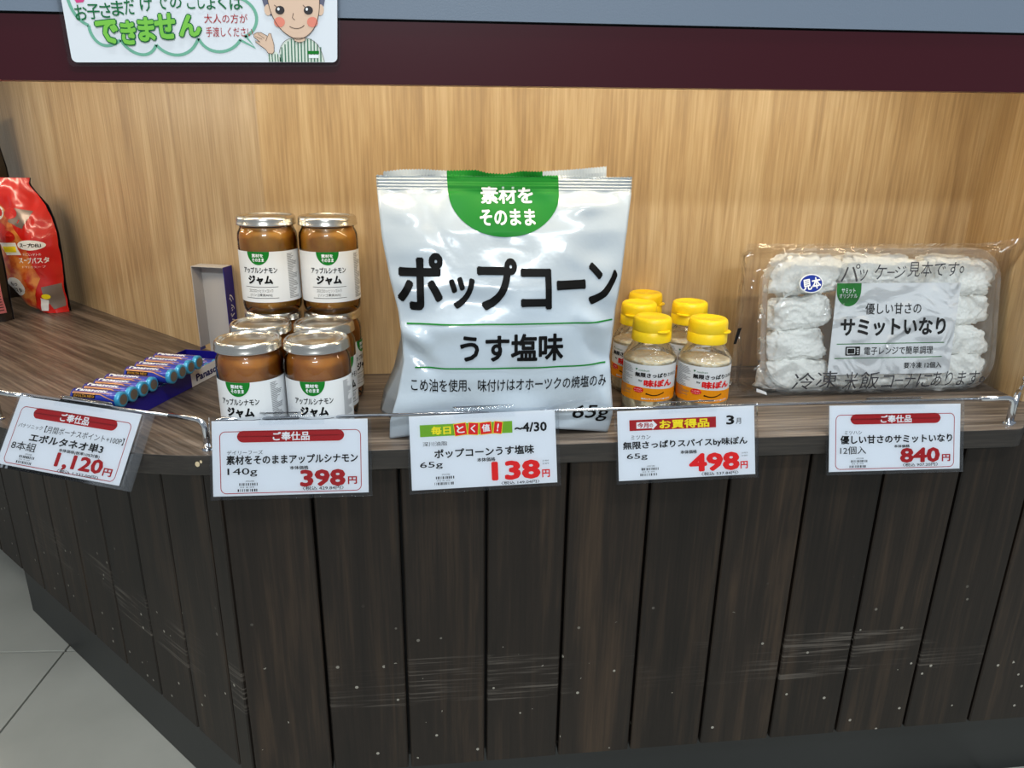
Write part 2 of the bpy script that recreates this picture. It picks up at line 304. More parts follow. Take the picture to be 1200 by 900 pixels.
# ---- flat print: every piece is real thin geometry laid on the thing's own surface
_gc = {}
def glyphs(s, bold=0.0, res=2):
    k = (s, bold, res)
    if k in _gc: return _gc[k]
    c = bpy.data.curves.new('t', 'FONT'); c.body = s; c.size = 1; c.offset = bold; c.resolution_u = res; c.fill_mode = 'FRONT'
    o = bpy.data.objects.new('t', c); me = bpy.data.meshes.new_from_object(o)
    n = len(me.vertices); co = np.empty(n * 3); me.vertices.foreach_get('co', co); co = co.reshape(-1, 3)[:, :2]
    fs = [tuple(p.vertices) for p in me.polygons]
    mn = co.min(0); mx_ = co.max(0)
    _gc[k] = ((co - mn) / (mx_ - mn), fs, (mx_ - mn))
    bpy.data.objects.remove(o); bpy.data.curves.remove(c); bpy.data.meshes.remove(me)
    return _gc[k]
class Print:
    """2D shapes (x right, y up) gathered into one mesh and laid on a surface by a mapping"""
    def __init__(s): s.v = []; s.f = []
    def add(s, vs, fs, ez=0.0):
        k = len(s.v); s.v += [(v[0], v[1], ez) for v in vs]; s.f += [tuple(i + k for i in f) for f in fs]; return s
    def text(s, t, x0, y0, x1, y1, bold=0.0, rot=0, shear=0, res=2):
        co, fs, dim = glyphs(t, 0.0, res); bold = max(0.0, bold)
        # heavier strokes: the same outline laid down again a hair to each side
        bx_ = bold * (x1 - x0) / (dim[0] + 2 * bold); by_ = bold * (y1 - y0) / (dim[1] + 2 * bold); nb = 0 if bold < 0.004 else (4 if bold < 0.02 else 8)
        for k in range(-1 if nb < 8 or bold > 0.04 else 0, nb):
            ox = 0 if k < 0 else bx_ * math.cos(2 * PI * (k + .5) / nb); oy = 0 if k < 0 else by_ * math.sin(2 * PI * (k + .5) / nb)
            x = x0 + bx_ + co[:, 0] * (x1 - x0 - 2 * bx_) + ox; y = y0 + by_ + co[:, 1] * (y1 - y0 - 2 * by_) + oy
            x = x + shear * (y - y0)
            if rot:
                cx, cy = (x0 + x1) / 2, (y0 + y1) / 2; c, q = math.cos(rot), math.sin(rot)
                x, y = cx + (x - cx) * c - (y - cy) * q, cy + (x - cx) * q + (y - cy) * c
            s.add(list(zip(x.tolist(), y.tolist())), fs, (k + 1) * 1.6e-5)
        return s
    def rect(s, x0, y0, x1, y1): return s.add([(x0, y0), (x1, y0), (x1, y1), (x0, y1)], [(0, 1, 2, 3)])
    def poly(s, pts): return s.add(pts, [tuple(range(len(pts)))])
    def ell(s, cx, cy, rx, ry, n=28, a0=0, a1=2 * PI):
        return s.poly([(cx + rx * math.cos(a0 + (a1 - a0) * i / n), cy + ry * math.sin(a0 + (a1 - a0) * i / n)) for i in range(n if a1 - a0 > 6.28 else n + 1)])
    def rrect(s, x0, y0, x1, y1, rr, n=6): return s.poly(rr_pts(x0, y0, x1, y1, rr, n))
    def stroke(s, pts, wd, closed=False):
        P = [Vector((p[0], p[1])) for p in pts]; n = len(P); L = []; 
        for i in range(n):
            a = P[(i - 1) % n] if (closed or i > 0) else P[i]; b = P[(i + 1) % n] if (closed or i < n - 1) else P[i]
            t = (b - a); t = t.normalized() if t.length > 0 else Vector((1, 0)); q = Vector((-t.y, t.x)) * wd / 2
            L += [tuple(P[i] + q), tuple(P[i] - q)]
        fs = [(2 * i, 2 * i + 1, (2 * i + 3) % (2 * n), (2 * i + 2) % (2 * n)) for i in range(n if closed else n - 1)]
        return s.add(L, fs)
    def bars(s, x0, y0, x1, y1, seed, step):
        rn = random.Random(seed); x = x0
        while x < x1 - step:
            b_ = step * rn.uniform(0.3, 1.1); s.rect(x, y0, min(x + b_, x1), y1); x += b_ + step * rn.uniform(0.35, 1.2)
        return s
    def build(s, name, m_, parent, fn, cut=None, smooth=False):
        me = bpy.data.meshes.new(name); me.from_pydata(s.v, [], s.f)
        bm = bmesh.new(); bm.from_mesh(me)
        if cut:
            xs = [v.co.x for v in bm.verts]; ys = [v.co.y for v in bm.verts]
            cx, cy = cut if isinstance(cut, tuple) else (cut, cut)
            for ax, c, lo, hi in ((0, cx, min(xs), max(xs)), (1, cy, min(ys), max(ys))):
                if not c: continue
                k = math.floor(lo / c) + 1
                while k * c < hi:
                    p = [0, 0, 0]; p[ax] = k * c; nn = [0, 0, 0]; nn[ax] = 1
                    bmesh.ops.bisect_plane(bm, geom=bm.verts[:] + bm.edges[:] + bm.faces[:], plane_co=p, plane_no=nn, dist=1e-7); k += 1
        bm.normal_update()
        fl = [f for f in bm.faces if f.normal.z < 0]
        if fl: bmesh.ops.reverse_faces(bm, faces=fl)
        for v in bm.verts:
            x, y, ez = v.co; P = Vector(fn(x, y))
            if ez > 0:
                e = 1e-4; nn = (Vector(fn(x + e, y)) - P).cross(Vector(fn(x, y + e)) - P)
                P = P + nn.normalized() * ez
            v.co = P
        bm.to_mesh(me); bm.free(); me.materials.append(m_)
        if smooth:
            for p in me.polygons: p.use_smooth = True
        o = bpy.data.objects.new(name, me); COL.objects.link(o); o.parent = parent
        return o
def rr_pts(x0, y0, x1, y1, rr, n=6):
    out = []
    for cx, cy, a in ((x1 - rr, y1 - rr, 0), (x0 + rr, y1 - rr, PI / 2), (x0 + rr, y0 + rr, PI), (x1 - rr, y0 + rr, 1.5 * PI)):
        out += [(cx + rr * math.cos(a + PI / 2 * i / n), cy + rr * math.sin(a + PI / 2 * i / n)) for i in range(n + 1)]
    return out

# ------------------------------------------------------------------ setting: floor
fl = bpy.data.objects.new('floor', None); COL.objects.link(fl); tag(fl, kind='structure')
fl.location = (-0.532, 0.952, 0); fl.rotation_euler = (0, 0, math.radians(-3.6))
mesh('grout_bed', [(-1.9, -3.2, -0.012), (2.5, -3.2, -0.012), (2.5, 1.3, -0.012), (-1.9, 1.3, -0.012)], [(0, 1, 2, 3)], mat['grout'], fl)
T = 0.60; tile_me = None
for i in range(-3, 4):
    for j in range(-5, 2):
        if tile_me is None:
            g = 0.0014
            t = box('floor_tile', (g, g, -0.010), (T - g, T - g, 0.0), tile_m, fl, bev=0.0006); tile_me = t
        else:
            t = tile_me.copy(); COL.objects.link(t)
        t.location = (i * T, j * T, 0)

# ------------------------------------------------------------------ setting: walls of the display recess
def quadwall(name, p0, p1, z0, z1, th, m_):
    a = Vector((p0[0], p0[1])); b = Vector((p1[0], p1[1])); t = (b - a); L = t.length; ang = math.atan2(t.y, t.x)
    v = [(0, 0, 0), (L, 0, 0), (L, th, 0), (0, th, 0), (0, 0, z1 - z0), (L, 0, z1 - z0), (L, th, z1 - z0), (0, th, z1 - z0)]
    f = [(0, 3, 2, 1), (4, 5, 6, 7), (0, 1, 5, 4), (1, 2, 6, 5), (2, 3, 7, 6), (3, 0, 4, 7)]
    o = mesh(name, v, f, m_, None, loc=(a.x, a.y, z0)); o.rotation_euler = (0, 0, ang); tag(o, kind='structure'); return o
quadwall('wall_back', (-0.1625, 0.795), (0.6225, 0.795), CT, 0.86, 0.018, oak)
quadwall('wall_left', (-1.16, 1.855), (-0.1625, 0.795), CT, 0.86, 0.018, oak)
wr = quadwall('wall_right', (0.6225, 0.795), (0.612, 0.652), CT, 0.86, 0.018, oak)
# recess for the outer face behind the right panel is the counter's own body

# ------------------------------------------------------------------ the counter
counter = thing('display_counter', 'dark wood display counter with vertical board front and black toe kick', 'counter', (0, 0, 0))
def outline(off=0.0):
    """front edge of worktop: 45 degree run on the left, long curve, straight front, rounded right corner, 45 degree run"""
    y0 = 0.5795 - off; R = 0.326; pts = []
    K = [(-1.34, 1.609), (-0.47, 0.739), (-0.432, 0.7020), (-0.398, 0.6715), (-0.365, 0.6470), (-0.332, 0.6290), (-0.30, 0.6137), (-0.272, 0.6008), (-0.241, 0.5888), (-0.205, 0.5815), (-0.185, 0.5800)]
    # one pass of corner cutting keeps the run smooth
    pts = [K[0]]
    for a, b in zip(K[1:-1], K[2:]):
        pts += [(a[0] * .75 + b[0] * .25, a[1] * .75 + b[1] * .25), (a[0] * .25 + b[0] * .75, a[1] * .25 + b[1] * .75)]
    return pts, y0
def worktop(seamL):
    pts, y0 = outline(); return pts
pl, y0 = outline()
left_poly = pl + [(-0.1695, 0.5795), (-0.1695, 0.795), (-0.19, 0.83), (-1.16, 1.86), (-1.30, 1.72)]
prism('worktop_left', left_poly, CT - 0.018, CT, top_left, counter, side=edge_front, bev=0.0006)
rc = []
for i in range(9):
    a = -PI / 2 + PI / 4 * i / 8; rc.append((0.545 + 0.018 * math.cos(a), 0.5975 + 0.018 * math.sin(a)))
right_poly = [(-0.1693, 0.5795)] + rc + [(0.80, 0.822), (0.80, 0.86), (-0.1693, 0.86)]
prism('worktop', right_poly, CT - 0.018, CT, top_front, counter, side=edge_front, bev=0.0006)
# small chip in the edge band near the corner
pr = Print(); pr.ell(-0.1915, 0.4525, 0.0018, 0.0024); pr.ell(-0.1885, 0.4545, 0.0010, 0.0014)
pr.build('edge_chip', plain('bare_particle_core', (206, 186, 150), 0.8), counter, lambda x, y: (x, 0.5799, y))
# body behind the boards
body = [(-1.20, 1.63), (-0.1805, 0.6105), (0.821, 0.6105), (0.821, 1.2), (-0.9, 1.9)]
prism('carcass', body, 0.102, CT - 0.018, mat['groove'], counter)
kick_poly = [(-0.625, 1.058), (-0.186, 0.619), (0.821, 0.619), (0.821, 1.1), (-0.50, 1.2)]
prism('toe_kick', kick_poly, 0.0, 0.1015, mat['kick'], counter, bev=0.001)
# vertical boards, one object each
BZ0, BZ1, TH = 0.101, CT - 0.018, 0.0145
def boardobj(p0, p1, nrm, g=0.0014):
    a = Vector((p0[0], p0[1])); b = Vector((p1[0], p1[1])); t = (b - a).normalized(); L = (b - a).length
    n = Vector(nrm)
    # local frame: x along board width, y into the counter
    v = []; g2 = g; c = 0.0012
    for z in (BZ0, BZ1):
        for (x, y) in ((g2, TH), (g2, c), (g2 + c, 0), (L - g2 - c, 0), (L - g2, c), (L - g2, TH)): v.append((x, y, z))
    f = [(0, 1, 7, 6), (1, 2, 8, 7), (2, 3, 9, 8), (3, 4, 10, 9), (4, 5, 11, 10), (5, 4, 3, 2, 1, 0), (6, 7, 8, 9, 10, 11)]
    o = mesh('board', v, f, board, counter, loc=(a.x, a.y, 0)); o.rotation_euler = (0, 0, math.atan2(t.y, t.x)); return o
fx = [-0.1808, -0.1042, -0.028, 0.0494, 0.1243, 0.2016, 0.2782, 0.3562, 0.4329, 0.5126, 0.5900, 0.667, 0.744, 0.821]
for i in range(len(fx) - 1): boardobj((fx[i], 0.595), (fx[i + 1], 0.595), (0, -1))
lx = [-0.1815, -0.200, -0.2565, -0.3115, -0.370, -0.4305, -0.484, -0.543, -0.600, -0.657, -0.715, -0.772, -0.83, -0.887, -0.945]
for i in range(len(lx) - 1): boardobj((lx[i + 1], 0.405 - lx[i + 1] + 0.0085), (lx[i], 0.405 - lx[i] + 0.0085), (-1, -1))

# ------------------------------------------------------------------ upper shelf with red fascia
upper = thing('upper_shelf', 'overhead shelf with dark wine red fascia under a grey blue panel', 'shelf', (0, 0, 0.7485), rot=(0, -0.0100, 0))
po, _ = outline(0.0)
front = [(-1.25, 0.5795), (0.60, 0.5795), (0.95, 0.92)]
inner = [(x + 0.004 * (x > 0), y + 0.014) for x, y in front][::-1]
n = len(front); 
def strip(name, z0, z1, m_, dy=0.0):
    A = [(x, y - dy) for x, y in front]; B = inner[::-1]
    v = [(x, y, z0) for x, y in A] + [(x, y, z1) for x, y in A] + [(x, y, z0) for x, y in B] + [(x, y, z1) for x, y in B]
    f = []
    for i in range(n - 1):
        f += [(i, i + 1, n + i + 1, n + i), (2 * n + i, 3 * n + i, 3 * n + i + 1, 2 * n + i + 1), (n + i, n + i + 1, 3 * n + i + 1, 3 * n + i), (i, 2 * n + i, 2 * n + i + 1, i + 1)]
    o = mesh(name, v, f, m_, upper); return o
strip('fascia', -0.0010, 0.0405, mat['red'])
strip('fascia_top_seam', 0.0407, 0.0417, mat['black'], -0.001)
strip('panel_above', 0.0420, 0.30, mat['greyblue'], 0.0015)
prism('shelf_slab', [(x + 0.005, y + 0.015) for x, y in front[:-1]] + [(0.92, 0.93), (0.92, 1.9), (-1.25, 1.9)], 0.058, 0.078, mat['led'], upper)
box('led_strip', (-0.66, 0.597, 0.034), (0.58, 0.611, 0.0575), mat['led'], upper)

# ------------------------------------------------------------------ chrome guard rails
RH = 0.0266; RZ = CT + RH
def rail(label, a, b, grp, ends=(1, 1), sleeve=0.030):
    t = thing('guard_rail', label, 'rail', (a[0], a[1], CT)); A = Vector((a[0], a[1], CT)); B = Vector((b[0], b[1], CT)); up = Vector((0, 0, RH)); dr = (B - A).normalized()
    o = lambda p: tuple(Vector(p) - A)
    tube('rail_rod', [o(A + up + dr * sleeve), o(B + up - dr * sleeve)], 0.0014, mat['chrome'], t)
    for P, s_ in ((A, 1), (B, -1)):
        pts = bez([o(P + Vector((0, 0, 0.001))), o(P + up), o(P + up + dr * s_ * (sleeve + 0.004))], rad=0.009)
        tube('post', pts, 0.0026, mat['chrome'], t)
        lathe('post_foot', [(0.0001, 0.0022), (0.0036, 0.0022), (0.0046, 0.0008), (0.0046, 0)], mat['chrome'], t, seg=20, loc=o(P))
    return t
rail('chrome guard rail along the straight front edge of the counter', (-0.1775, 0.5925), (0.5477, 0.5927), None)
rail('chrome guard rail on the curved left corner of the counter, behind the batteries price card', (-0.3932, 0.6803), (-0.1860, 0.5925), None)
rail('short chrome guard rail running back on the angled right end of the counter', (0.5535, 0.5965), (0.617, 0.658), None, sleeve=0.014)

# ------------------------------------------------------------------ price cards
CW, CH = 0.128, 0.0700
def card(label, s0, t0, tilt, phi, w_, h, kind, data, extra=0.0, base=(0, 0.5865, 0.4885), dirx=(1, 0)):
    """local: x right, z up, origin top left of the paper, -y faces the shopper"""
    rz = math.atan2(dirx[1], dirx[0]); a_ = Vector((dirx[0], dirx[1], 0)).normalized(); th = math.radians(tilt)
    dn = Vector((a_.y * math.sin(th), -a_.x * math.sin(th), -math.cos(th)))
    Mx = Matrix.Rotation(rz, 4, 'Z') @ Matrix.Rotation(-th, 4, 'X') @ Matrix.Rotation(math.radians(phi), 4, 'Y')
    t = thing('price_card', label, 'price card', tuple(Vector(base) + a_ * s0 + dn * t0), rot=tuple(Mx.to_euler()))
    o = box('card_paper', (0, -0.0004, -h), (w_, 0.0, 0), mat['white'], t)
    # clear sleeve: two thin sheets, closed at the bottom, clipped over the rail
    e = extra
    v = [(-.002, -.0012, .003), (w_ + .003 + e, -.0012, .003), (w_ + .003 + e, -.0012, -h - .003), (-.002, -.0012, -h - .003), (-.002, .0012, .003), (w_ + .003 + e, .0012, .003), (w_ + .003 + e, .0012, -h - .003), (-.002, .0012, -h - .003)]
    mesh('clear_sleeve', v, [(0, 3, 2, 1), (4, 5, 6, 7), (2, 3, 7, 6), (0, 4, 7, 3), (1, 2, 6, 5)], mat['sleeve'], t)
    cl = []
    for k in range(9):
        a = PI * k / 8; cl.append((0.0035 - 0.0035 * math.cos(a) - 0.0012, 0.001 + 0.0035 * math.sin(a)))
    cl = [(-0.0012, -0.006)] + cl + [(cl[-1][0], -0.004)]
    v = []; 
    for (y, z) in cl: v += [(w_ * 0.30, y, z + 0.002), (w_ * 0.72, y, z + 0.002)]
    mesh('rail_clip', v, [(2 * i, 2 * i + 1, 2 * i + 3, 2 * i + 2) for i in range(len(cl) - 1)], mat['sleeve'], t, smooth=True)
    m1 = lambda x, y: (x * w_, -0.00050, -y * h)
    m2 = lambda x, y: (x * w_, -0.00060, -y * h)
    m3 = lambda x, y: (x * w_, -0.00070, -y * h)
    def T(p, s, x0, y0_, x1, y1_, bold=0.0, **k): p.text(s, x0, -y1_, x1, -y0_, bold, **k)
    fl_ = lambda fn: (lambda x, y: fn(x, -y))
    bk = Print(); rd = Print(); wh = Print(); gy = Print()
    if kind == 'service':
        asp = w_ / h; q = rr_pts(0.047 * asp, -0.97, 0.955 * asp, -0.14, 0.06, 6)
        rd.stroke([(x / asp, y) for x, y in q], 0.0, True)
        rd.v = []; rd.f = []
        # ring with even width in metres
        P0 = rr_pts(0.047 * w_, -0.97 * h, 0.955 * w_, -0.14 * h, 0.0048); P1 = rr_pts(0.047 * w_ + .0006, -0.97 * h + .0006, 0.955 * w_ - .0006, -0.14 * h - .0006, 0.0042)
        k = len(P0); rd.add([(x / w_, y / h) for x, y in P0 + P1], [(i, (i + 1) % k, k + (i + 1) % k, k + i) for i in range(k)])
        B = rr_pts(0.158 * w_, -0.29 * h, 0.846 * w_, -0.135 * h, 0.0052); rd.poly([(x / w_, y / h) for x, y in B])
        T(wh, 'ご奉仕品', 0.385, 0.155, 0.622, 0.275, 0.03)
        wh.build('white_lettering', mat['whiteink'], o, fl_(m2))
    for s, x0, y0_, x1, y1_, c, b in data:
        T({'k': bk, 'r': rd, 'g': gy}[c], s, x0, y0_, x1, y1_, b)
    bk.bars(0.165, -0.865, 0.295, -0.83, label, 0.008); bk.bars(0.155, -0.945, 0.285, -0.91, label + 'b', 0.008)
    T(gy, '4902388', 0.205, 0.795, 0.26, 0.815); T(gy, '02 8 09', 0.17, 0.878, 0.26, 0.895)
    bk.build('black_lettering', mat['black'], o, fl_(m1)); gy.build('small_print', mat['grey'], o, fl_(m1))
    rd.build('red_lettering', mat['redink'] if kind == 'service' else mat['redink2'], o, fl_(m1))
    if kind == 'daily':
        g = Print(); g.poly([(0.07, -0.125), (0.07, -0.285), (0.70, -0.285), (0.70, -0.125)]); g.build('green_band', mat['lime'], o, fl_(m1))
        y = Print(); T(y, '毎日', 0.145, 0.15, 0.28, 0.265, 0.04)
        for x0, x1, a in ((0.300, 0.388, 6), (0.395, 0.468, -5), (0.475, 0.560, 4), (0.570, 0.632, -8)): sq(y, x0, -0.29, x1, -0.12, a)
        y.build('yellow_lettering', mat['yellow'], o, fl_(m2))
        r2 = Print()
        for x0, x1, a in ((0.304, 0.384, 6), (0.399, 0.464, -5), (0.479, 0.556, 4), (0.574, 0.628, -8)): sq(r2, x0, -0.283, x1, -0.127, a)
        r2.build('red_squares', mat['redink2'], o, fl_(m3))
        w2 = Print(); m4 = lambda x, y: (x * w_, -0.00080, -y * h)
        for s, x0, x1, a in (('と', 0.318, 0.370, 6), ('く', 0.413, 0.447, -5), ('値', 0.490, 0.545, 4), ('!', 0.594, 0.606, -8)): w2.text(s, x0, -0.255, x1, -0.15, 0.03, rot=math.radians(a) * .6)
        w2.build('white_lettering', mat['whiteink'], o, fl_(m4))
    if kind == 'month':
        g = Print(); g.poly([(0.085, -0.135), (0.085, -0.29), (0.715, -0.29), (0.715, -0.135)]); g.build('red_band', mat['redink'], o, fl_(m1))
        a = Print(); a.poly([(0.135, -0.17), (0.135, -0.262), (0.25, -0.262), (0.25, -0.285), (0.285, -0.215), (0.25, -0.145), (0.25, -0.17)]); a.build('white_arrow', mat['whiteink'], o, fl_(m2))
        a = Print(); T(a, '今月', 0.143, 0.178, 0.222, 0.253, 0.03); T(a, 'の', 0.228, 0.195, 0.255, 0.245, 0.02); a.build('arrow_lettering', mat['redink'], o, fl_(m3))
        a = Print(); T(a, 'お買得品', 0.30, 0.150, 0.665, 0.280, 0.035); a.build('yellow_lettering', mat['yellow'], o, fl_(m2))
    return t
def sq(p, x0, y0_, x1, y1_, deg):
    cx, cy = (x0 + x1) / 2, (y0_ + y1_) / 2; a = math.radians(deg); asp = 2.0; out = []
    for x, y in ((x0, y0_), (x1, y0_), (x1, y1_), (x0, y1_)):
        dx, dy = (x - cx) * asp, y - cy; out.append((cx + (dx * math.cos(a) - dy * math.sin(a)) / asp, cy + dx * math.sin(a) + dy * math.cos(a)))
    p.poly(out)
ZC = 0.71 - 0.2195
nL = Vector((-0.3932 + 0.1846, 0.6803 - 0.5921, 0)).normalized(); angL = math.atan2(-nL.y, -nL.x)
card('price card reading 1,120 yen for the batteries, on the left corner rail', -0.186, -0.0018, 34, 0.8, 0.1305, 0.0610, 'service',
     [('パナソニック', .07, .385, .275, .445, 'k', -.005), ('【月間ボーナスポイント+100P】', .295, .365, .935, .465, 'k', .0), ('エボルタネオ単3', .195, .50, .80, .625, 'k', .028),
      ('8本組', .07, .64, .275, .765, 'k', .005), ('本体価格(税率10%対象)', .46, .645, .79, .70, 'k', .015), ('1,120', .46, .70, .84, .93, 'r', .035), ('円', .85, .80, .92, .91, 'r', .03), ('〈税込 1,232.00円〉', .50, .925, .83, .975, 'k', .01)],
     extra=0.009, base=(-0.18873, 0.58606, 0.4875), dirx=(0.2072, -0.0878))
card('price card reading 398 yen, below the jars of jam', -0.178, 0.0008, 16, 0.6, 0.1262, 0.0625, 'service',
     [('デイリーフーズ', .093, .395, .32, .45, 'k', -.005), ('素材をそのままアップルシナモン', .088, .46, .933, .585, 'k', .028), ('140g', .093, .63, .282, .745, 'k', .005),
      ('本体価格', .49, .615, .61, .665, 'k', .02), ('398', .554, .67, .85, .90, 'r', .04), ('円', .865, .775, .925, .88, 'r', .03), ('〈税込 429.84円〉', .571, .895, .837, .948, 'k', .01)])
card('price card reading 138 yen with green band, below the popcorn bag', -0.0174, 0.0014, 16, -1.1, 0.1253, 0.0633, 'daily',
     [('~4/30', .715, .155, .94, .285, 'k', .03), ('深川油脂', .085, .355, .25, .415, 'k', -.005), ('ポップコーンうす塩味', .16, .46, .845, .585, 'k', .028), ('65g', .06, .625, .215, .725, 'k', .005),
      ('本体価格', .45, .605, .575, .66, 'k', .02), ('138', .545, .665, .885, .93, 'r', .045), ('円', .895, .81, .95, .92, 'r', .03), ('〈税込 149.04円〉', .61, .945, .875, .99, 'k', .01), ('3/80', .90, .68, .945, .70, 'g', 0), ('3/89', .90, .72, .945, .74, 'g', 0)])
card('price card reading 498 yen with red band, below the spice bottles', 0.163, 0.0019, 16, -0.8, 0.1252, 0.0615, 'month',
     [('3', .79, .125, .85, .26, 'k', .03), ('月', .862, .17, .90, .255, 'k', .01), ('ミツカン', .095, .355, .235, .415, 'k', -.005), ('無限さっぱりスパイスby味ぽん', .035, .44, .945, .57, 'k', .028), ('65g', .06, .615, .21, .715, 'k', .005),
      ('本体価格', .45, .60, .57, .655, 'k', .02), ('498', .51, .655, .885, .925, 'r', .045), ('円', .89, .80, .945, .91, 'r', .03), ('〈税込 537.84円〉', .60, .935, .875, .985, 'k', .01), ('3/83', .90, .67, .945, .69, 'g', 0), ('3/80', .90, .71, .945, .73, 'g', 0)])
card('price card reading 840 yen, below the tray pack', 0.3595, 0.0022, 16, 0.6, 0.1283, 0.0603, 'service',
     [('ミツハシ', .115, .385, .245, .44, 'k', -.005), ('優しい甘さのサミットいなり', .083, .455, .938, .585, 'k', .028), ('12個入', .083, .62, .278, .74, 'k', .005),
      ('本体価格', .49, .61, .61, .655, 'k', .02), ('840', .537, .66, .845, .89, 'r', .04), ('円', .86, .77, .925, .88, 'r', .03), ('〈税込 907.20円〉', .56, .895, .83, .948, 'k', .01)])

# ------------------------------------------------------------------ jam jars
JR, JH = 0.0275, 0.0900
def make_jar(jam):
    t = thing('jam_jar', 'x', 'jar')
    g = lathe('glass_body', [(0.0001, 0.0012), (0.020, 0.0008), (0.0245, 0.0), (0.0268, 0.0022), (JR, 0.006), (JR, 0.0700), (0.0269, 0.0745), (0.0252, 0.0775), (0.0244, 0.0790), (0.0242, 0.0840)], mat['glass'], t)
    lathe('jam', [(0.0001, 0.0045), (0.0225, 0.0045), (0.0252, 0.0068), (0.0259, 0.010), (0.0259, 0.0690), (0.0252, 0.0738), (0.0236, 0.0768), (0.0230, 0.0800), (0.0001, 0.0805)], jam, t)
    l = lathe('lid', [(0.0242, 0.0818), (0.0264, 0.0812), (0.0275, 0.0818), (0.0275, 0.0830), (0.0271, 0.0836), (0.0271, 0.0868), (0.0266, 0.0888), (0.0254, 0.0900), (0.0242, 0.0898), (0.0234, 0.0884), (0.0222, 0.0882), (0.0216, 0.0888), (0.0206, 0.0890), (0.0200, 0.0884)], mat['tin'], t, seg=64)
    lathe('lid_panel', [(0.0200, 0.0884), (0.0160, 0.0885), (0.0155, 0.0891), (0.0001, 0.0893)], mat['tin_panel'], l, seg=48)
    LR = JR + 0.0002; z0, z1 = 0.0115, 0.0590
    lab = lathe('paper_label', [(LR, z0), (LR, z1)], mat['label'], t, seg=48, a0=-1.75, a1=1.75)
    fn = lambda k: (lambda x, y: ((LR + k) * math.sin(x / LR), -(LR + k) * math.cos(x / LR), y))
    s = Print(); s.ell(0, z1, 0.0105, 0.0122, 24, PI, 2 * PI); s.build('green_half_round', mat['green'], lab, fn(0.0002), cut=(0.0025, None))
    s = Print(); s.text('素材を', -0.0056, z1 - 0.0052, 0.0050, z1 - 0.0018, 0.03); s.text('そのまま', -0.0056, z1 - 0.0092, 0.0054, z1 - 0.0058, 0.03); s.build('white_lettering', mat['whiteink'], lab, fn(0.0003), cut=(0.003, None))
    s = Print(); s.text('アップルシナモン', -0.0165, z1 - 0.0200, 0.0165, z1 - 0.0142, 0.02); s.text('ジャム', -0.0118, z1 - 0.0305, 0.0118, z1 - 0.0218, 0.055)
    s.rect(-0.0160, z1 - 0.0330, 0.0162, z1 - 0.0326); s.rect(-0.0160, z1 - 0.0435, 0.0162, z1 - 0.0431)
    s.text('ゴロゴロッとリンゴ入り', -0.0122, z1 - 0.0377, 0.0112, z1 - 0.0346, -.004); s.text('[リンゴ果実46%]', -0.0110, z1 - 0.0420, 0.0100, z1 - 0.0389, -.004)
    s.build('black_lettering', mat['black'], lab, fn(0.0002), cut=(0.003, None))
    s = Print()
    rn = random.Random(4)
    for i in range(34):
        z = z1 - 0.003 - i * 0.00125; s.rect(0.0270, z - 0.0003, 0.0270 + rn.uniform(0.004, 0.013), z + 0.0002)
    s.build('fine_print', mat['grey'], lab, fn(0.0002), cut=(0.003, None))
    return t
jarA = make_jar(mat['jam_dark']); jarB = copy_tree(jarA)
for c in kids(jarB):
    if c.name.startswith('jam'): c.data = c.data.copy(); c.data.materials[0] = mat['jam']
jars = [ # x, y, level, rot deg, proto, label
 (-0.1500, 0.6165, 0, -12, jarA, 'jam jar at the front left of the stack'),
 (-0.0935, 0.6145, 0, -4, jarA, 'jar of amber jam at the front right of the stack, with its label facing forward'),
 (-0.1510, 0.6735, 0, -6, jarA, 'jam jar in the middle row, directly behind the front left jar, only its lid showing'),
 (-0.0945, 0.6720, 0, 48, jarA, 'jam jar in the middle row, directly behind the front right jar, label turned right'),
 (-0.1500, 0.7290, 0, 5, jarA, 'bottom jam jar at the rear left, carrying another jar on its lid'),
 (-0.0935, 0.7275, 0, 80, jarA, 'bottom jam jar of the rear right pile, label turned away to the right'),
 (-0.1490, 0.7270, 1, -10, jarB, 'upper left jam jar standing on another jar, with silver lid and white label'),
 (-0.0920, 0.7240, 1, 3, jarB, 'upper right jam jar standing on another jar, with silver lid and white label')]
used = set()
for x, y, lv, a, pr_, lb in jars:
    o = pr_ if id(pr_) not in used else copy_tree(pr_); used.add(id(pr_))
    o.location = (x, y, CT + 0.0004 + lv * (JH + 0.0003)); o.rotation_euler = (0, 0, math.radians(a)); tag(o, lb, 'jar', 'jam jars in the stack')

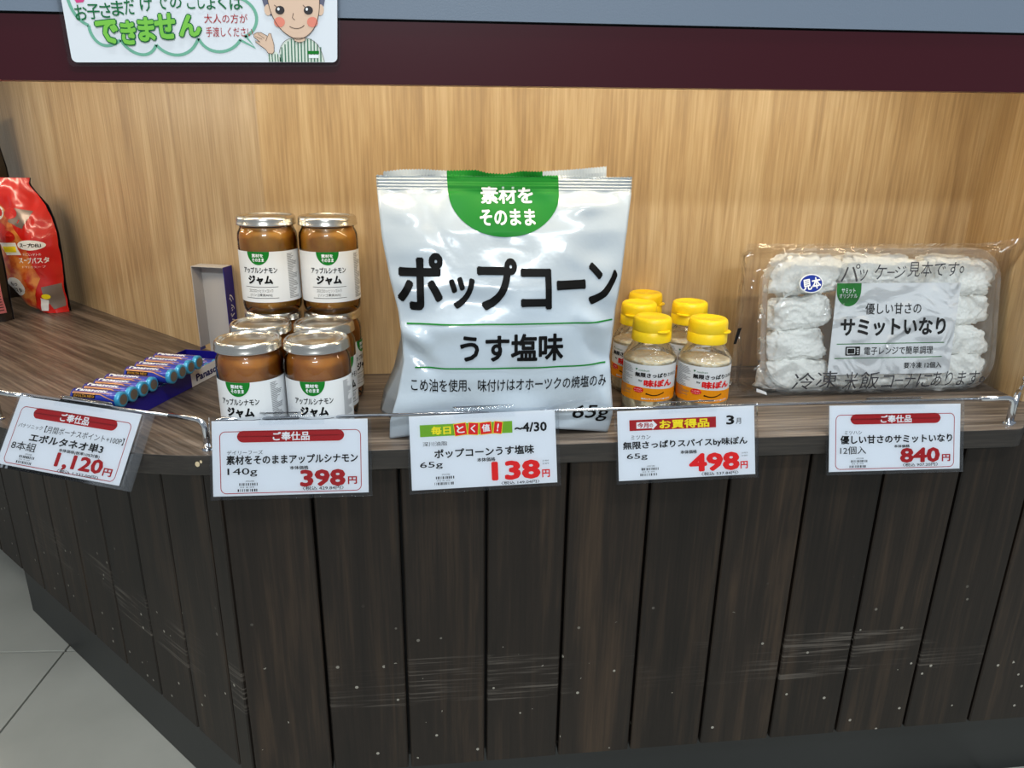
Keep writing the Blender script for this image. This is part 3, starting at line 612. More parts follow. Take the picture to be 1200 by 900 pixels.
# ------------------------------------------------------------------ spice bottles
def make_bottle():
    t = thing('spice_bottle', 'x', 'bottle'); R = 0.0250
    lathe('clear_body', [(0.0001, 0.002), (0.018, 0.0012), (0.0225, 0.0), (0.0242, 0.002), (0.0246, 0.006), (0.0243, 0.010), (R - .0004, 0.0115), (R - .0002, 0.0500), (R + .0004, 0.0515), (R + .0006, 0.0535), (R - .0003, 0.0555), (0.0225, 0.0595), (0.0195, 0.0640), (0.0178, 0.0672), (0.0172, 0.0710), (0.0168, 0.0740)], mat['pet'], t)
    lathe('spice', [(0.0001, 0.003), (0.0222, 0.003), (0.0238, 0.006), (0.0242, 0.012), (0.0243, 0.0525), (0.0200, 0.0540), (0.0150, 0.0530), (0.0001, 0.0545)], mat['spice'], t)
    c = lathe('cap', [(0.0175, 0.0700), (0.0187, 0.0702), (0.0189, 0.0712), (0.0186, 0.0795), (0.0181, 0.0800), (0.0186, 0.0806), (0.0183, 0.0890), (0.0176, 0.0915), (0.0160, 0.0928), (0.0125, 0.0932), (0.0118, 0.0926), (0.0001, 0.0926)], mat['cap'], t)
    v = []; n_ = 10
    for k in range(n_ + 1):
        a = -0.42 + 0.84 * k / n_; ro = 0.0184 + 0.0032 * max(0.0, math.cos(a / 0.42 * PI / 2)) ** 0.6
        for rr, z in ((0.0170, 0.0806), (ro, 0.0806), (ro, 0.0818), (0.0170, 0.0824)): v.append((rr * math.sin(a), -rr * math.cos(a), z))
    f = [(4 * k + i, 4 * k + 4 + i, 4 * k + 4 + (i + 1) % 4, 4 * k + (i + 1) % 4) for k in range(n_) for i in range(4)]
    lip = mesh('cap_lip', v, f, mat['cap'], c, smooth=False)
    lab = lathe('wrap_label', [(R + .0001, 0.0148), (R + .0003, 0.0508)], mat['label'], t, seg=56, a0=-2.2, a1=2.2)
    fn = lambda k: (lambda x, y: ((R + .0004 + k) * math.sin(x * 1.16 / R), -(R + .0004 + k) * math.cos(x * 1.16 / R), 0.0148 + (y - 0.0120) * 0.96))
    s = Print()
    top = [(-0.0474 + 0.0948 * i / 30, 0.0255 + 0.0012 * math.sin(i / 30 * PI * 2)) for i in range(31)]
    s.add([(x, 0.0122) for x, _ in top] + top, [(i, i + 1, 32 + i, 31 + i) for i in range(30)]); s.build('orange_band', mat['orange'], lab, fn(0))
    s = Print(); s.text('mizkan', -0.0155, 0.0432, -0.0070, 0.0450, 0.0); s.poly([(-0.0185, 0.0455), (-0.0165, 0.0455), (-0.0175, 0.0432)]); s.build('green_lettering', mat['dkgreen'], lab, fn(.0002), cut=(0.003, None))
    s = Print(); s.text('無限さっぱり', -0.0185, 0.0370, 0.0080, 0.0418, 0.035); s.text('スパイス', 0.0090, 0.0378, 0.0195, 0.0415, 0.02); s.text('by', -0.0150, 0.0320, -0.0120, 0.0345, 0.02)
    s.stroke([(-0.0085 + 0.0150 * i / 10, 0.0205 - 0.0032 * math.sin(PI * (i + 1.5) / 12) + 0.0014) for i in range(11)], 0.0010); s.ell(-0.0075, 0.0200, 0.0013, 0.0006)
    s.build('black_lettering', mat['black'], lab, fn(.0002), cut=(0.003, None))
    s = Print(); s.text('味ぽん', -0.0108, 0.0275, 0.0140, 0.0352, 0.05); s.ell(-0.0150, 0.0235, 0.0044, 0.0030); s.build('red_lettering', mat['redink2'], lab, fn(.0002), cut=(0.003, None))
    s = Print(); s.text('さっぱり旨い', -0.0182, 0.0236, -0.0118, 0.0250, 0.0); s.text('シーズニング', -0.0182, 0.0215, -0.0118, 0.0229, 0.0); s.text('鶏肉にサッとかけて焼くだけ', -0.0120, 0.0140, 0.0130, 0.0160, 0.02); s.build('white_lettering', mat['whiteink'], lab, fn(.0004), cut=(0.003, None))
    s = Print(); rn = random.Random(5)
    for i in range(24): s.rect(-0.0345, 0.0470 - i * 0.0013, -0.0345 + rn.uniform(0.005, 0.0145), 0.0474 - i * 0.0013)
    s.build('fine_print', mat['grey'], lab, fn(.0002), cut=(0.003, None))
    return t
bt = make_bottle()
for k, (x, y, a, ca, lb) in enumerate([
 (0.2140, 0.6640, 2, 22, 'front left bottle of beige spice, cap lip turned towards the viewer'),
 (0.2660, 0.6550, 6, 55, 'front right bottle of beige spice, its cap lip pointing right'),
 (0.2195, 0.7290, -32, -40, 'middle bottle of the left row, beside the popcorn bag'),
 (0.2410, 0.7790, -20, 60, 'rearmost bottle of beige spice, only its yellow cap showing'),
 (0.2745, 0.7300, 12, -40, 'second bottle of beige spice in the right row, behind the front right bottle')]):
    o = bt if k == 0 else copy_tree(bt)
    o.location = (x, y, CT + 0.0003); o.rotation_euler = (0, 0, math.radians(a)); tag(o, lb, 'bottle', 'bottles of beige spice with yellow caps')
    for c in kids(o):
        if c.name.startswith('cap'): c.rotation_euler = (0, 0, math.radians(ca - a))

# ------------------------------------------------------------------ popcorn bag
BH = 0.2205
Zs = [0, .08, .19, .32, .42, .51, .62, .775, .965, 1]
XLs = [-.0352, -.0342, -.0268, -.0208, -.0217, -.0241, -.0300, -.0362, -.0400, -.0402]
XRs = [.1605, .1634, .1613, .1589, .1612, .1635, .1690, .1738, .1816, .1822]
def bXL(s): return float(np.interp(s, Zs, XLs))
def bXR(s): return float(np.interp(s, Zs, XRs))
def sm(x): x = max(0, min(1, x)); return x * x * (3 - 2 * x)
def ridge(x, z, x0, z0, x1, z1, wd, amp):
    dx, dz = x1 - x0, z1 - z0; L2 = dx * dx + dz * dz; t = max(0, min(1, ((x - x0) * dx + (z - z0) * dz) / L2))
    q = math.hypot(x - x0 - t * dx, z - z0 - t * dz); return amp * math.sin(PI * min(1, max(0, 0.15 + t * 0.85))) * math.exp(-(q / wd) ** 2)
CRE = [(-.036, .198, .000, .186, .010, -.0030), (-.030, .160, .020, .168, .012, -.0022), (.055, .165, .100, .160, .010, .0018), (.120, .196, .172, .200, .008, -.0036), (.128, .150, .170, .168, .014, .0030), (.118, .158, .165, .140, .008, -.0022),
       (-.022, .100, .005, .082, .007, -.0040), (-.018, .085, .010, .060, .006, .0026), (-.010, .098, .050, .102, .010, -.0020), (.130, .110, .160, .092, .008, -.0034), (.140, .085, .158, .062, .007, .0030), (-.030, .030, .030, .040, .012, -.0025),
       (.050, .030, .110, .022, .014, -.0035), (.090, .012, .150, .030, .010, .0028), (.020, .125, .080, .118, .009, .0014), (-.028, .140, -.005, .120, .007, -.0024), (.152, .045, .160, .015, .006, -.0026), (.060, .080, .110, .074, .012, -.0012), (.145, .130, .168, .118, .006, -.0020), (.00, .19, .03, .15, .006, .0014)]
def bY(X, Z):
    s = Z / BH; sc_ = max(0, min(1, s)); u = (2 * X - bXL(sc_) - bXR(sc_)) / (bXR(sc_) - bXL(sc_)); u = max(-1, min(1, u))
    y = float(np.interp(sc_, [0, .1, .25, .45, .6, .8, .92, 1], [.600, .5945, .592, .5965, .604, .624, .643, .655]))
    k = float(np.interp(sc_, [0, .25, .6, .9, 1], [.004, .012, .016, .004, 0])); y += k * abs(u) ** 3.2
    a = sm((0.955 - sc_) / 0.06) * sm(sc_ / 0.04)
    y += a * (0.0030 * noise.noise(Vector((X * 16, Z * 14, 3.1))) + 0.0014 * noise.noise(Vector((X * 38, Z * 30, 7.7))))
    for c in CRE:
        y += 1.5 * a * ridge(X, Z, *c)
    # puckers just under the seal
    y += 0.0016 * sm((0.955 - sc_) / 0.02) * math.exp(-((0.945 - sc_) / 0.06) ** 2) * math.sin(X * 120 + 2 * math.sin(X * 47)) 
    if sc_ > 0.945: y += 0.0008 * math.sin(Z * 2 * PI / 0.0026) * sm((sc_ - 0.945) / 0.01) + 0.0010 * math.sin(X * 60) * sm((sc_ - .96) / .04)
    return y
bag = thing('popcorn_bag', 'large white glossy popcorn bag with black lettering, standing in the centre of the counter', 'bag', (0.0, 0.0, CT))
zr = [i * 0.0026 for i in range(81)]; zr = [z for z in zr if z < 0.206] + [0.206 + i * 0.00055 for i in range(int((BH - 0.206) / 0.00055) + 1)] + [BH]
NU = 84
def lift(u, s): return 0.0085 * (1 - abs(u) ** 2.2) * (1 - s) ** 8
def back(u, s):
    XL, XR = bXL(s), bXR(s); ex = float(np.interp(s, [0, .19, .42, .5, 1], [.0125, .006, .0035, 0, 0]))
    X = (XL - ex) + (XR - XL + ex * 1.2) * (u + 1) / 2
    Y = float(np.interp(s, [0, .3, .6, .9, 1], [.688, .700, .695, .668, .6558])) - float(np.interp(s, [0, .3, .8, 1], [.004, .012, .006, 0])) * abs(u) ** 3
    return X, Y + 0.003 * noise.noise(Vector((X * 20, s * 3, 9))) * (1 - s)
V = []; Fc = []; loopn = 0
for zi, z in enumerate(zr):
    s = z / BH; XL, XR = bXL(s), bXR(s); ring = []
    for i in range(NU + 1):
        u = -1 + 2 * i / NU; X = XL + (XR - XL) * (u + 1) / 2; Z = z + lift(u, s); ring.append((X, bY(X, Z), Z))
    gd = float(np.interp(s, [0, .1, .5, .9, 1], [.004, .012, .016, .002, 0]))
    bl = back(1, s); ym = (ring[-1][1] + bl[1]) / 2
    ring += [(ring[-1][0] - gd * .45, ring[-1][1] * .7 + ym * .3, z), (min(ring[-1][0], bl[0]) - gd, ym, z), (bl[0] - gd * .45, bl[1] * .7 + ym * .3, z)]
    for i in range(21):
        u = 1 - 2 * i / 20; X, Y = back(u, s); ring.append((X, Y, z))
    b0 = back(-1, s); f0 = ring[0]; ym = (f0[1] + b0[1]) / 2
    ring += [(b0[0] + gd * .45, b0[1] * .7 + ym * .3, z), (max(f0[0], b0[0]) + gd, ym, z), (f0[0] + gd * .45, f0[1] * .7 + ym * .3, z)]
    loopn = len(ring); V += ring
for j in range(len(zr) - 1):
    for i in range(loopn):
        i2 = (i + 1) % loopn; Fc.append((j * loopn + i, j * loopn + i2, (j + 1) * loopn + i2, (j + 1) * loopn + i))
cb = len(V); V.append((0.063, 0.645, 0.006)); Fc += [(cb, (i + 1) % loopn, i) for i in range(loopn)]
bb = mesh('bag_body', V, Fc, mat['foil'], bag, smooth=True)
# toothed seal edges: front one, and the rear film rising behind it
def seal(name, x0, x1, zf, yo, h, m_, tooth=0.0011, step=0.0013, parent=bag):
    n_ = int((x1 - x0) / step); v = []; 
    for i in range(n_ + 1):
        X = x0 + (x1 - x0) * i / n_; z = zf(X); tt = tooth * (i % 2)
        for k in range(4): zz = z - h + (h + tt) * k / 3; v.append((X, yo + 0.0010 * math.sin(X * 60) * (k / 3) + 0.0008 * math.sin(X * 143 + k), zz))
    return mesh(name, v, [(4 * i + k, 4 * i + 4 + k, 4 * i + 5 + k, 4 * i + 1 + k) for i in range(n_) for k in range(3)], m_, parent)
g0, g1 = 0.0195, 0.1165
zf = lambda X: BH + 0.0006 * math.sin(X * 70)
seal('seal_edge', bXL(1), g0, zf, 0.6548, 0.003, mat['foil']); seal('seal_edge', g0, g1, zf, 0.6548, 0.003, mat['green']); seal('seal_edge', g1, bXR(1), zf, 0.6548, 0.003, mat['foil'])
zb = lambda X: BH + float(np.interp(X, [-.036, -.02, .0, .02, .045, .055, .07, .085, .100, .13, .16], [.0022, .0042, .0046, .0036, .0044, .0020, .0012, .0040, .0036, .0056, .0085]))
seal('rear_seal', -0.0345, g0, zb, 0.6590, 0.012, mat['foil']); seal('rear_seal', g0, 0.103, zb, 0.6590, 0.012, mat['green']); seal('rear_seal', 0.103, 0.160, zb, 0.6590, 0.014, mat['foil'])
bfn = lambda k: (lambda x, y: (x, bY(x, y) - k, y))
W_ = 0.71 - 0.46  # screen-measured heights are relative to the lens
s = Print(); gx = (g0 + g1) / 2
hp = [(g0, BH)] + [(gx + (0.0478 if True else 0) * math.cos(PI + PI * i / 28) , 0.2085 + 0.0360 * math.sin(PI + PI * i / 28)) for i in range(29)] + [(g1, BH)]
hp[1] = (g0 + .0005, 0.2085)
s.poly(hp); s.build('green_half_round', mat['green'], bag, bfn(0.0005), cut=(0.0026, 0.0011), smooth=True)
s = Print(); s.text('素材を', .0478, .1985, .0930, .2125, 0.03, res=3); s.text('そのまま', .0462, .1815, .0938, .1945, 0.03, res=3); s.build('white_lettering', mat['whiteink'], bag, bfn(0.0009), cut=0.0022)
s = Print()
for ch, x0, x1, y0_, y1_ in (('ポ', 98, 245, 290, 442), ('ッ', 262, 345, 352, 436), ('プ', 352, 482, 305, 440), ('コ', 490, 592, 330, 438), ('ー', 608, 708, 362, 388), ('ン', 716, 822, 318, 430)):
    cv = lambda q: -0.0244 + (q - 98) * (0.1652 + 0.0244) / (822 - 98)
    zv = lambda q: 0.1606 - (q - 290) * (0.0460) / 150
    s.text(ch, cv(x0), zv(y1_), cv(x1), zv(y0_), 0.036 if ch != 'ー' else 0.028, res=3)
s.text('うす塩味', .0268, .0715, .1152, .0955, 0.03, res=3)
s.build('product_name', mat['black'], bag, bfn(0.0006), cut=0.0022)
s = Print(); s.rect(-.0171, .1030, .1600, .1042); s.rect(-.0113, .0655, .1551, .0667); s.build('green_lines', mat['green'], bag, bfn(0.0007), cut=(0.0022, None))
s = Print(); s.text('こめ油を使用、味付けはオホーツクの焼塩のみ', -.0150, .0458, .1555, .0570, 0.008, res=2); s.build('small_lettering', mat['black'], bag, bfn(0.0006), cut=0.0022)
s = Print(); s.text('65g', .1242, .0125, .1569, .0285, 0.01, shear=0.25, res=3); s.build('weight_lettering', mat['black'], bag, bfn(0.0006), cut=0.0022)

# ------------------------------------------------------------------ sample tray pack in film
pk_loc = (0.4775, 0.690, CT); pk_rot = (math.radians(-11.3), 0, 0)
pack = thing('tray_pack', 'clear tray pack in crinkled film with white label and handwriting, leaning at the right', 'package', pk_loc, rot=pk_rot)
PX = lambda q: (q - 628) / 3550.0
PZ = lambda q: 0.1163 - (q - 212) / 3728.0
def rounded_tray():
    x0, x1, z0, z1 = PX(150), PX(1098), 0.0015, PZ(78)
    v = []; f = []; rings = [(0.0, 0.034, 0.0), (0.0045, 0.034, 0.0), (0.0065, 0.0325, 0.0), (0.0085, 0.031, 0.010), (0.0105, 0.029, 0.030), (0.018, 0.024, 0.0335)]
    N = None
    for ins, rr, y in rings:
        P = rr_pts(x0 + ins, z0 + ins, x1 - ins, z1 - ins, rr, 8); N = len(P); v += [(x, y, z) for x, z in P]
    for j in range(len(rings) - 1):
        f += [(j * N + i, j * N + (i + 1) % N, (j + 1) * N + (i + 1) % N, (j + 1) * N + i) for i in range(N)]
    f.append(tuple(range((len(rings) - 1) * N, len(rings) * N)))
    mesh('tray', v, f, mat['tray'], pack, smooth=False)
    # shallow domed clear lid with a rolled rim
    v = []; f = []; rings = [(0.001, -0.0008), (0.005, -0.0010), (0.007, -0.0035), (0.010, -0.0050), (0.016, -0.0052)]
    for ins, y in rings:
        P = rr_pts(x0 + ins, z0 + ins, x1 - ins, z1 - ins, 0.034 - ins, 8); v += [(x, y, z) for x, z in P]
    for j in range(len(rings) - 1):
        f += [(j * N + i, j * N + (i + 1) % N, (j + 1) * N + (i + 1) % N, (j + 1) * N + i) for i in range(N)]
    f.append(tuple(range((len(rings) - 1) * N, len(rings) * N)))
    mesh('clear_lid', v, f, mat['lidclear'], pack)
rounded_tray()
# film bag
def filmY(x, z, sgn):
    x0, x1, z0, z1 = PX(30), PX(1150), 0.0005, PZ(62)
    u = (x - x0) / (x1 - x0); vv = (z - z0) / (z1 - z0); e = min(1, max(0, min(u / .12, (1 - u) / .12))); e2 = min(1, max(0, min(vv / .10, (1 - vv) / .08)))
    puff = sm(e) * sm(e2)
    wr_ = (0.0012 * noise.noise(Vector((x * 60, z * 45, 1.0))) + 0.0022 * abs(noise.noise(Vector((x * 22, z * 30, 5.0))))) 
    base = -0.0055 if sgn < 0 else -0.0050
    return (base - 0.0035 * puff - wr_ * (0.6 + 0.4 * puff)) if sgn < 0 else (base + 0.0430 * puff + wr_)
def film(name, sgn):
    nx, nz = 110, 70; v = []
    for j in range(nz + 1):
        for i in range(nx + 1):
            u, q = i / nx, j / nz
            x0 = PX(25) + (PX(80) - PX(25)) * q; x1 = PX(1085) + (PX(1118) - PX(1085)) * q
            x = x0 + (x1 - x0) * u; z = 0.0008 + (PZ(62) - 0.0008) * q
            x += 0.0012 * noise.noise(Vector((q * 9, 3 + sgn, 0))) * (1 if u > .97 or u < .03 else 0)
            y = filmY(x, z, sgn)
            # loose top right corner curls up and forward
            cu_ = sm((u - .86) / .14) * sm((q - .80) / .20); v.append((x + cu_ * 0.014, y - cu_ * 0.022, z + cu_ * 0.006))
    f = [(j * (nx + 1) + i, j * (nx + 1) + i + 1, (j + 1) * (nx + 1) + i + 1, (j + 1) * (nx + 1) + i) for j in range(nz) for i in range(nx)]
    return mesh(name, v, f, mat['film'], pack, smooth=True)
ff = film('front_film', -1); film('rear_film', 1)
pf = lambda k: (lambda x, y: (x, filmY(x, y, -1) - k, y))
# label inside, behind the film but in front of the lid
pinf = lambda k: (lambda x, y: (x, -0.0056 - k, y))
s = Print(); s.poly([(PX(405), PZ(568)), (PX(893), PZ(570)), (PX(920), PZ(214)), (PX(428), PZ(212))]); s.build('paper_label', mat['label'], pack, pinf(0.0))
LB = bpy.data.objects[[o.name for o in kids(pack) if o.name.startswith('paper_label')][-1]]
s = Print(); s.poly([(PX(428), PZ(213)), (PX(523), PZ(213))] + [(PX(475) + 48 / 3550 * math.cos(-a), PZ(240) + 62 / 3728 * math.sin(-a)) for a in [PI * i / 16 for i in range(17)]]); s.build('green_half_round', mat['green'], LB, pinf(.0002))
s = Print(); s.text('サミット', PX(446), PZ(251), PX(500), PZ(232), 0.02); s.text('オリジナル', PX(438), PZ(270), PX(508), PZ(253), 0.02); s.build('white_lettering', mat['whiteink'], LB, pinf(.0004))
s = Print(); s.text('優しい甘さの', PX(543), PZ(334), PX(765), PZ(290), 0.01, res=3); s.text('サミットいなり', PX(448), PZ(418), PX(868), PZ(348), 0.035, res=3); s.text('電子レンジで簡単調理', PX(546), PZ(492), PX(822), PZ(460), 0.008)
s.text('要冷凍 12個入', PX(708), PZ(548), PX(860), PZ(524), 0.015)
s.rrect(PX(472), PZ(493), PX(530), PZ(458), 0.001); s.build('black_lettering', mat['black'], LB, pinf(.0003))
s = Print(); s.rrect(PX(477), PZ(488), PX(510), PZ(463), 0.0008); s.rect(PX(516), PZ(470), PX(525), PZ(466)); s.rect(PX(516), PZ(478), PX(525), PZ(474)); s.ell(PX(521), PZ(485), 0.0009, 0.0009); s.build('oven_icon_window', mat['label'], LB, pinf(.0005))
s = Print(); s.rrect(PX(480), PZ(485), PX(507), PZ(466), 0.0005); s.build('oven_icon_screen', mat['black'], LB, pinf(.0007))
s = Print(); s.rect(PX(437), PZ(449), PX(866), PZ(446)); s.rect(PX(430), PZ(505), PX(860), PZ(502)); s.build('green_lines', mat['green'], LB, pinf(.0003))
s = Print()
for t_, x0, x1, ya, yb in (('パ', 430, 500, 140, 208), ('ッ', 500, 532, 160, 205), ('ケ', 560, 606, 142, 200), ('ー', 612, 642, 170, 176), ('ジ', 640, 680, 148, 196), ('見本です', 688, 890, 132, 190), ('。', 895, 915, 150, 178),
    ('冷', 262, 345, 555, 622), ('凍', 352, 432, 550, 615), ('米', 460, 515, 556, 628), ('飯', 525, 600, 556, 626), ('コ', 615, 660, 572, 622), ('ー', 668, 700, 590, 596), ('ナ', 704, 745, 568, 625), ('に', 755, 810, 568, 625), ('あります', 812, 1005, 562, 620), ('。', 1010, 1034, 585, 612)):
    s.text(t_, PX(x0), PZ(yb), PX(x1), PZ(ya), -0.006 if t_ != 'ー' else 0.0, res=2, shear=0.12)
s.build('handwriting', plain('marker_ink', (52, 52, 58), 0.5), pack, pf(0.0004), cut=0.004)
s = Print(); s.ell(PX(320), PZ(213), 46 / 3550, 36 / 3728); s.build('oval_sticker_border', mat['whiteink'], pack, pf(0.0004), cut=0.004)
s = Print(); s.ell(PX(320), PZ(213), 42 / 3550, 32 / 3728); s.build('oval_sticker', mat['sealblue'], pack, pf(0.0007), cut=0.004)
s = Print(); s.text('見本', PX(285), PZ(236), PX(356), PZ(192), 0.03, rot=0.17); s.build('sticker_lettering', mat['whiteink'], pack, pf(0.0010), cut=0.004)
s = Print(); s.poly([(PX(128), PZ(612)), (PX(168), PZ(628)), (PX(172), PZ(640)), (PX(130), PZ(626))]); s.build('film_tape', mat['whiteink'], pack, pf(0.0004), cut=0.004)
s = Print(); s.poly([(PX(36), PZ(440)), (PX(46), PZ(440)), (PX(66), PZ(378)), (PX(52), PZ(380))]); s.build('dark_film_mark', mat['black'], pack, pf(0.0004), cut=0.004)
# crumpled paper bundles inside the tray
def bundle(label, cx, cz, w_, h_, seed, rot=0.0):
    dep = 0.030; n1, n2 = 64, 44; v = []; rn = random.Random(seed)
    for j in range(n2 + 1):
        th = PI * j / n2
        for i in range(n1):
            ph = 2 * PI * i / n1
            dx, dy, dz = math.sin(th) * math.cos(ph), math.sin(th) * math.sin(ph), math.cos(th)
            e = 0.55; sg = lambda q, p: math.copysign(abs(q) ** p, q)
            p = Vector((sg(dx, e) * w_ / 2, sg(dy, e) * dep / 2, sg(dz, e) * h_ / 2))
            q = p * 55 + Vector((seed * 3.1, 0, seed)); nn = noise.noise(q); n2_ = noise.noise(q * 2.3); cr_ = abs(nn) ** 0.7
            k = 1.04 - 0.30 * cr_ - 0.14 * abs(n2_) + 0.16 * noise.noise(q * 0.4) - 0.07 * abs(noise.noise(q * 4.5))
            x, y, z = p.x * k, p.y * k, p.z * (k + 0.06 * noise.noise(Vector((p.x * 40, seed, 0))))
            c, s_ = math.cos(rot), math.sin(rot); v.append((x * c - z * s_, y - 0.0022 * cr_, x * s_ + z * c))
    f = [(j * n1 + i, (j + 1) * n1 + i, (j + 1) * n1 + (i + 1) % n1, j * n1 + (i + 1) % n1) for j in range(n2) for i in range(n1)]
    R = Matrix.Rotation(math.radians(-11.3), 4, 'X'); P = Vector(pk_loc) + (R @ Vector((cx, 0.0135, cz)))
    o = mesh('paper_bundle', v, f, mat['paper'], None, smooth=True, loc=tuple(P)); o.rotation_euler = pk_rot
    return tag(o, label, 'paper bundle', 'crumpled paper towels packed in the clear tray')
bl = lambda x0, x1, y0_, y1_: (PX((x0 + x1) / 2), PZ((y0_ + y1_) / 2), (x1 - x0) / 3550, (y1_ - y0_) / 3728)
for i, (lb, q, rt) in enumerate([
  ('crumpled white paper bundle at the top left of the tray, under the blue oval sticker', (182, 455, 100, 255), 0.0),
  ('crumpled white paper bundle second from the top on the left of the tray', (184, 425, 262, 386), 0.08),
  ('crumpled white paper bundle third from the top on the left of the tray', (182, 425, 388, 512), 0.06),
  ('crumpled white paper bundle at the bottom left of the tray', (172, 440, 510, 636), -0.02),
  ('crumpled white paper bundle at the top of the tray, above the white label', (462, 770, 100, 232), 0.0),
  ('crumpled white paper bundle at the bottom of the tray, below the white label', (446, 770, 520, 640), 0.0),
  ('crumpled white paper bundle at the top right of the tray', (775, 1082, 112, 262), -0.08),
  ('crumpled white paper bundle second from the top on the right of the tray', (830, 1078, 262, 382), 0.05),
  ('crumpled white paper bundle third from the top on the right of the tray', (830, 1072, 384, 505), -0.06),
  ('crumpled white paper bundle at the bottom right of the tray', (778, 1068, 498, 640), 0.08)]):
    cx, cz, bw, bh = bl(*q); bundle(lb, cx, cz, bw * 1.10, bh * 1.14, i + 1, rt)

# ------------------------------------------------------------------ battery box (open tray with raised lid) and batteries
bx = thing('battery_box', 'open navy card battery box with its lid standing upright behind, left of the jam jars', 'box')
U = Vector((0.295, 0.955, 0)).normalized(); Vv = Vector((-U.y, U.x, 0)); O_ = Vector((-0.2815, 0.6480, CT)); BL, BWd, BHt = 0.196, 0.056, 0.0165
def bp(u, v, z): return O_ + U * u + Vv * v + Vector((0, 0, z))
def slab(name, c8, m_, parent, mats=None, fm=None):
    f = [(0, 3, 2, 1), (4, 5, 6, 7), (0, 1, 5, 4), (1, 2, 6, 5), (2, 3, 7, 6), (3, 0, 4, 7)]
    return mesh(name, c8, f, m_, parent, mats=mats, fm=fm)
def wallp(name, u0, v0, u1, v1, z0, z1, m_, parent=bx):
    return slab(name, [bp(u0, v0, z0), bp(u1, v0, z0), bp(u1, v1, z0), bp(u0, v1, z0), bp(u0, v0, z1), bp(u1, v0, z1), bp(u1, v1, z1), bp(u0, v1, z1)], m_, parent)
wallp('tray_floor', 0, 0, BL, BWd, 0.0003, 0.001, mat['navy'])
rw = wallp('side_wall', 0, -0.0006, BL, 0, 0.0003, BHt, mat['navy']); wallp('side_wall', 0, BWd, BL, BWd + .0006, 0.0003, BHt, mat['navy'])
wallp('end_wall', -0.0006, 0, 0, BWd, 0.0003, BHt * .8, mat['navy']); wallp('end_wall', BL - .0006, 0, BL, BWd, 0.0003, BHt, mat['navy'])
wallp('white_band', 0.118, -0.0009, BL, -0.0007, 0.0004, BHt, mat['label'], rw)
mf = lambda k: (lambda x, y: tuple(bp(x, -k, y)))
s = Print(); s.text('Panasonic', 0.126, 0.0040, 0.180, 0.0120, 0.03); s.build('brand_lettering', mat['navyink'], rw, mf(0.0011))
# lid: shallow box standing on its end, opening towards the batteries
LHt = 0.101; LT = 0.020; LW = 0.040
lid = wallp('lid', BL + LT - .0006, -0.001, BL + LT, LW - .003, 0.002, LHt + .012, mat['cardgrey'])
def lidside(name, v0, v1, m_): wallp(name, BL + 0.001, v0, BL + LT, v1, 0.020, LHt + .012, m_, lid)
lidside('lid_flap', -0.0018, -0.0012, mat['navy']); lidside('lid_flap', LW - .0030, LW - .0024, mat['cardgrey'])
wallp('lid_top', BL + 0.001, -0.001, BL + LT, LW - .003, LHt + .0114, LHt + .012, mat['cardgrey'], lid)
s = Print(); s.text('×5パック', 0, 0, 0.044, 0.0085, 0.01)
s.build('lid_lettering', mat['whiteink'], lid, lambda x, y: tuple(bp(BL + 0.0145 - y, -0.0021, 0.038 + x)))
s = Print()
for i in range(13): s.rect(0, 0.03 + i * 0.0056, 0.0010, 0.033 + i * 0.0056)
s.build('perforation', mat['cardgrey'], lid, lambda x, y: tuple(bp(BL + 0.0185 + x, -0.0021, y)))
slab('navy_tab', [bp(BL + .002, LW - .002, 0.016), bp(BL + .012, LW - .002, 0.016), bp(BL + .012, LW - .0014, 0.016), bp(BL + .002, LW - .0014, 0.016), bp(BL + .002, LW - .002, 0.018), bp(BL + .003, LW - .002, 0.040), bp(BL + .003, LW - .0014, 0.040), bp(BL + .002, LW - .0014, 0.018)], mat['navy'], lid)
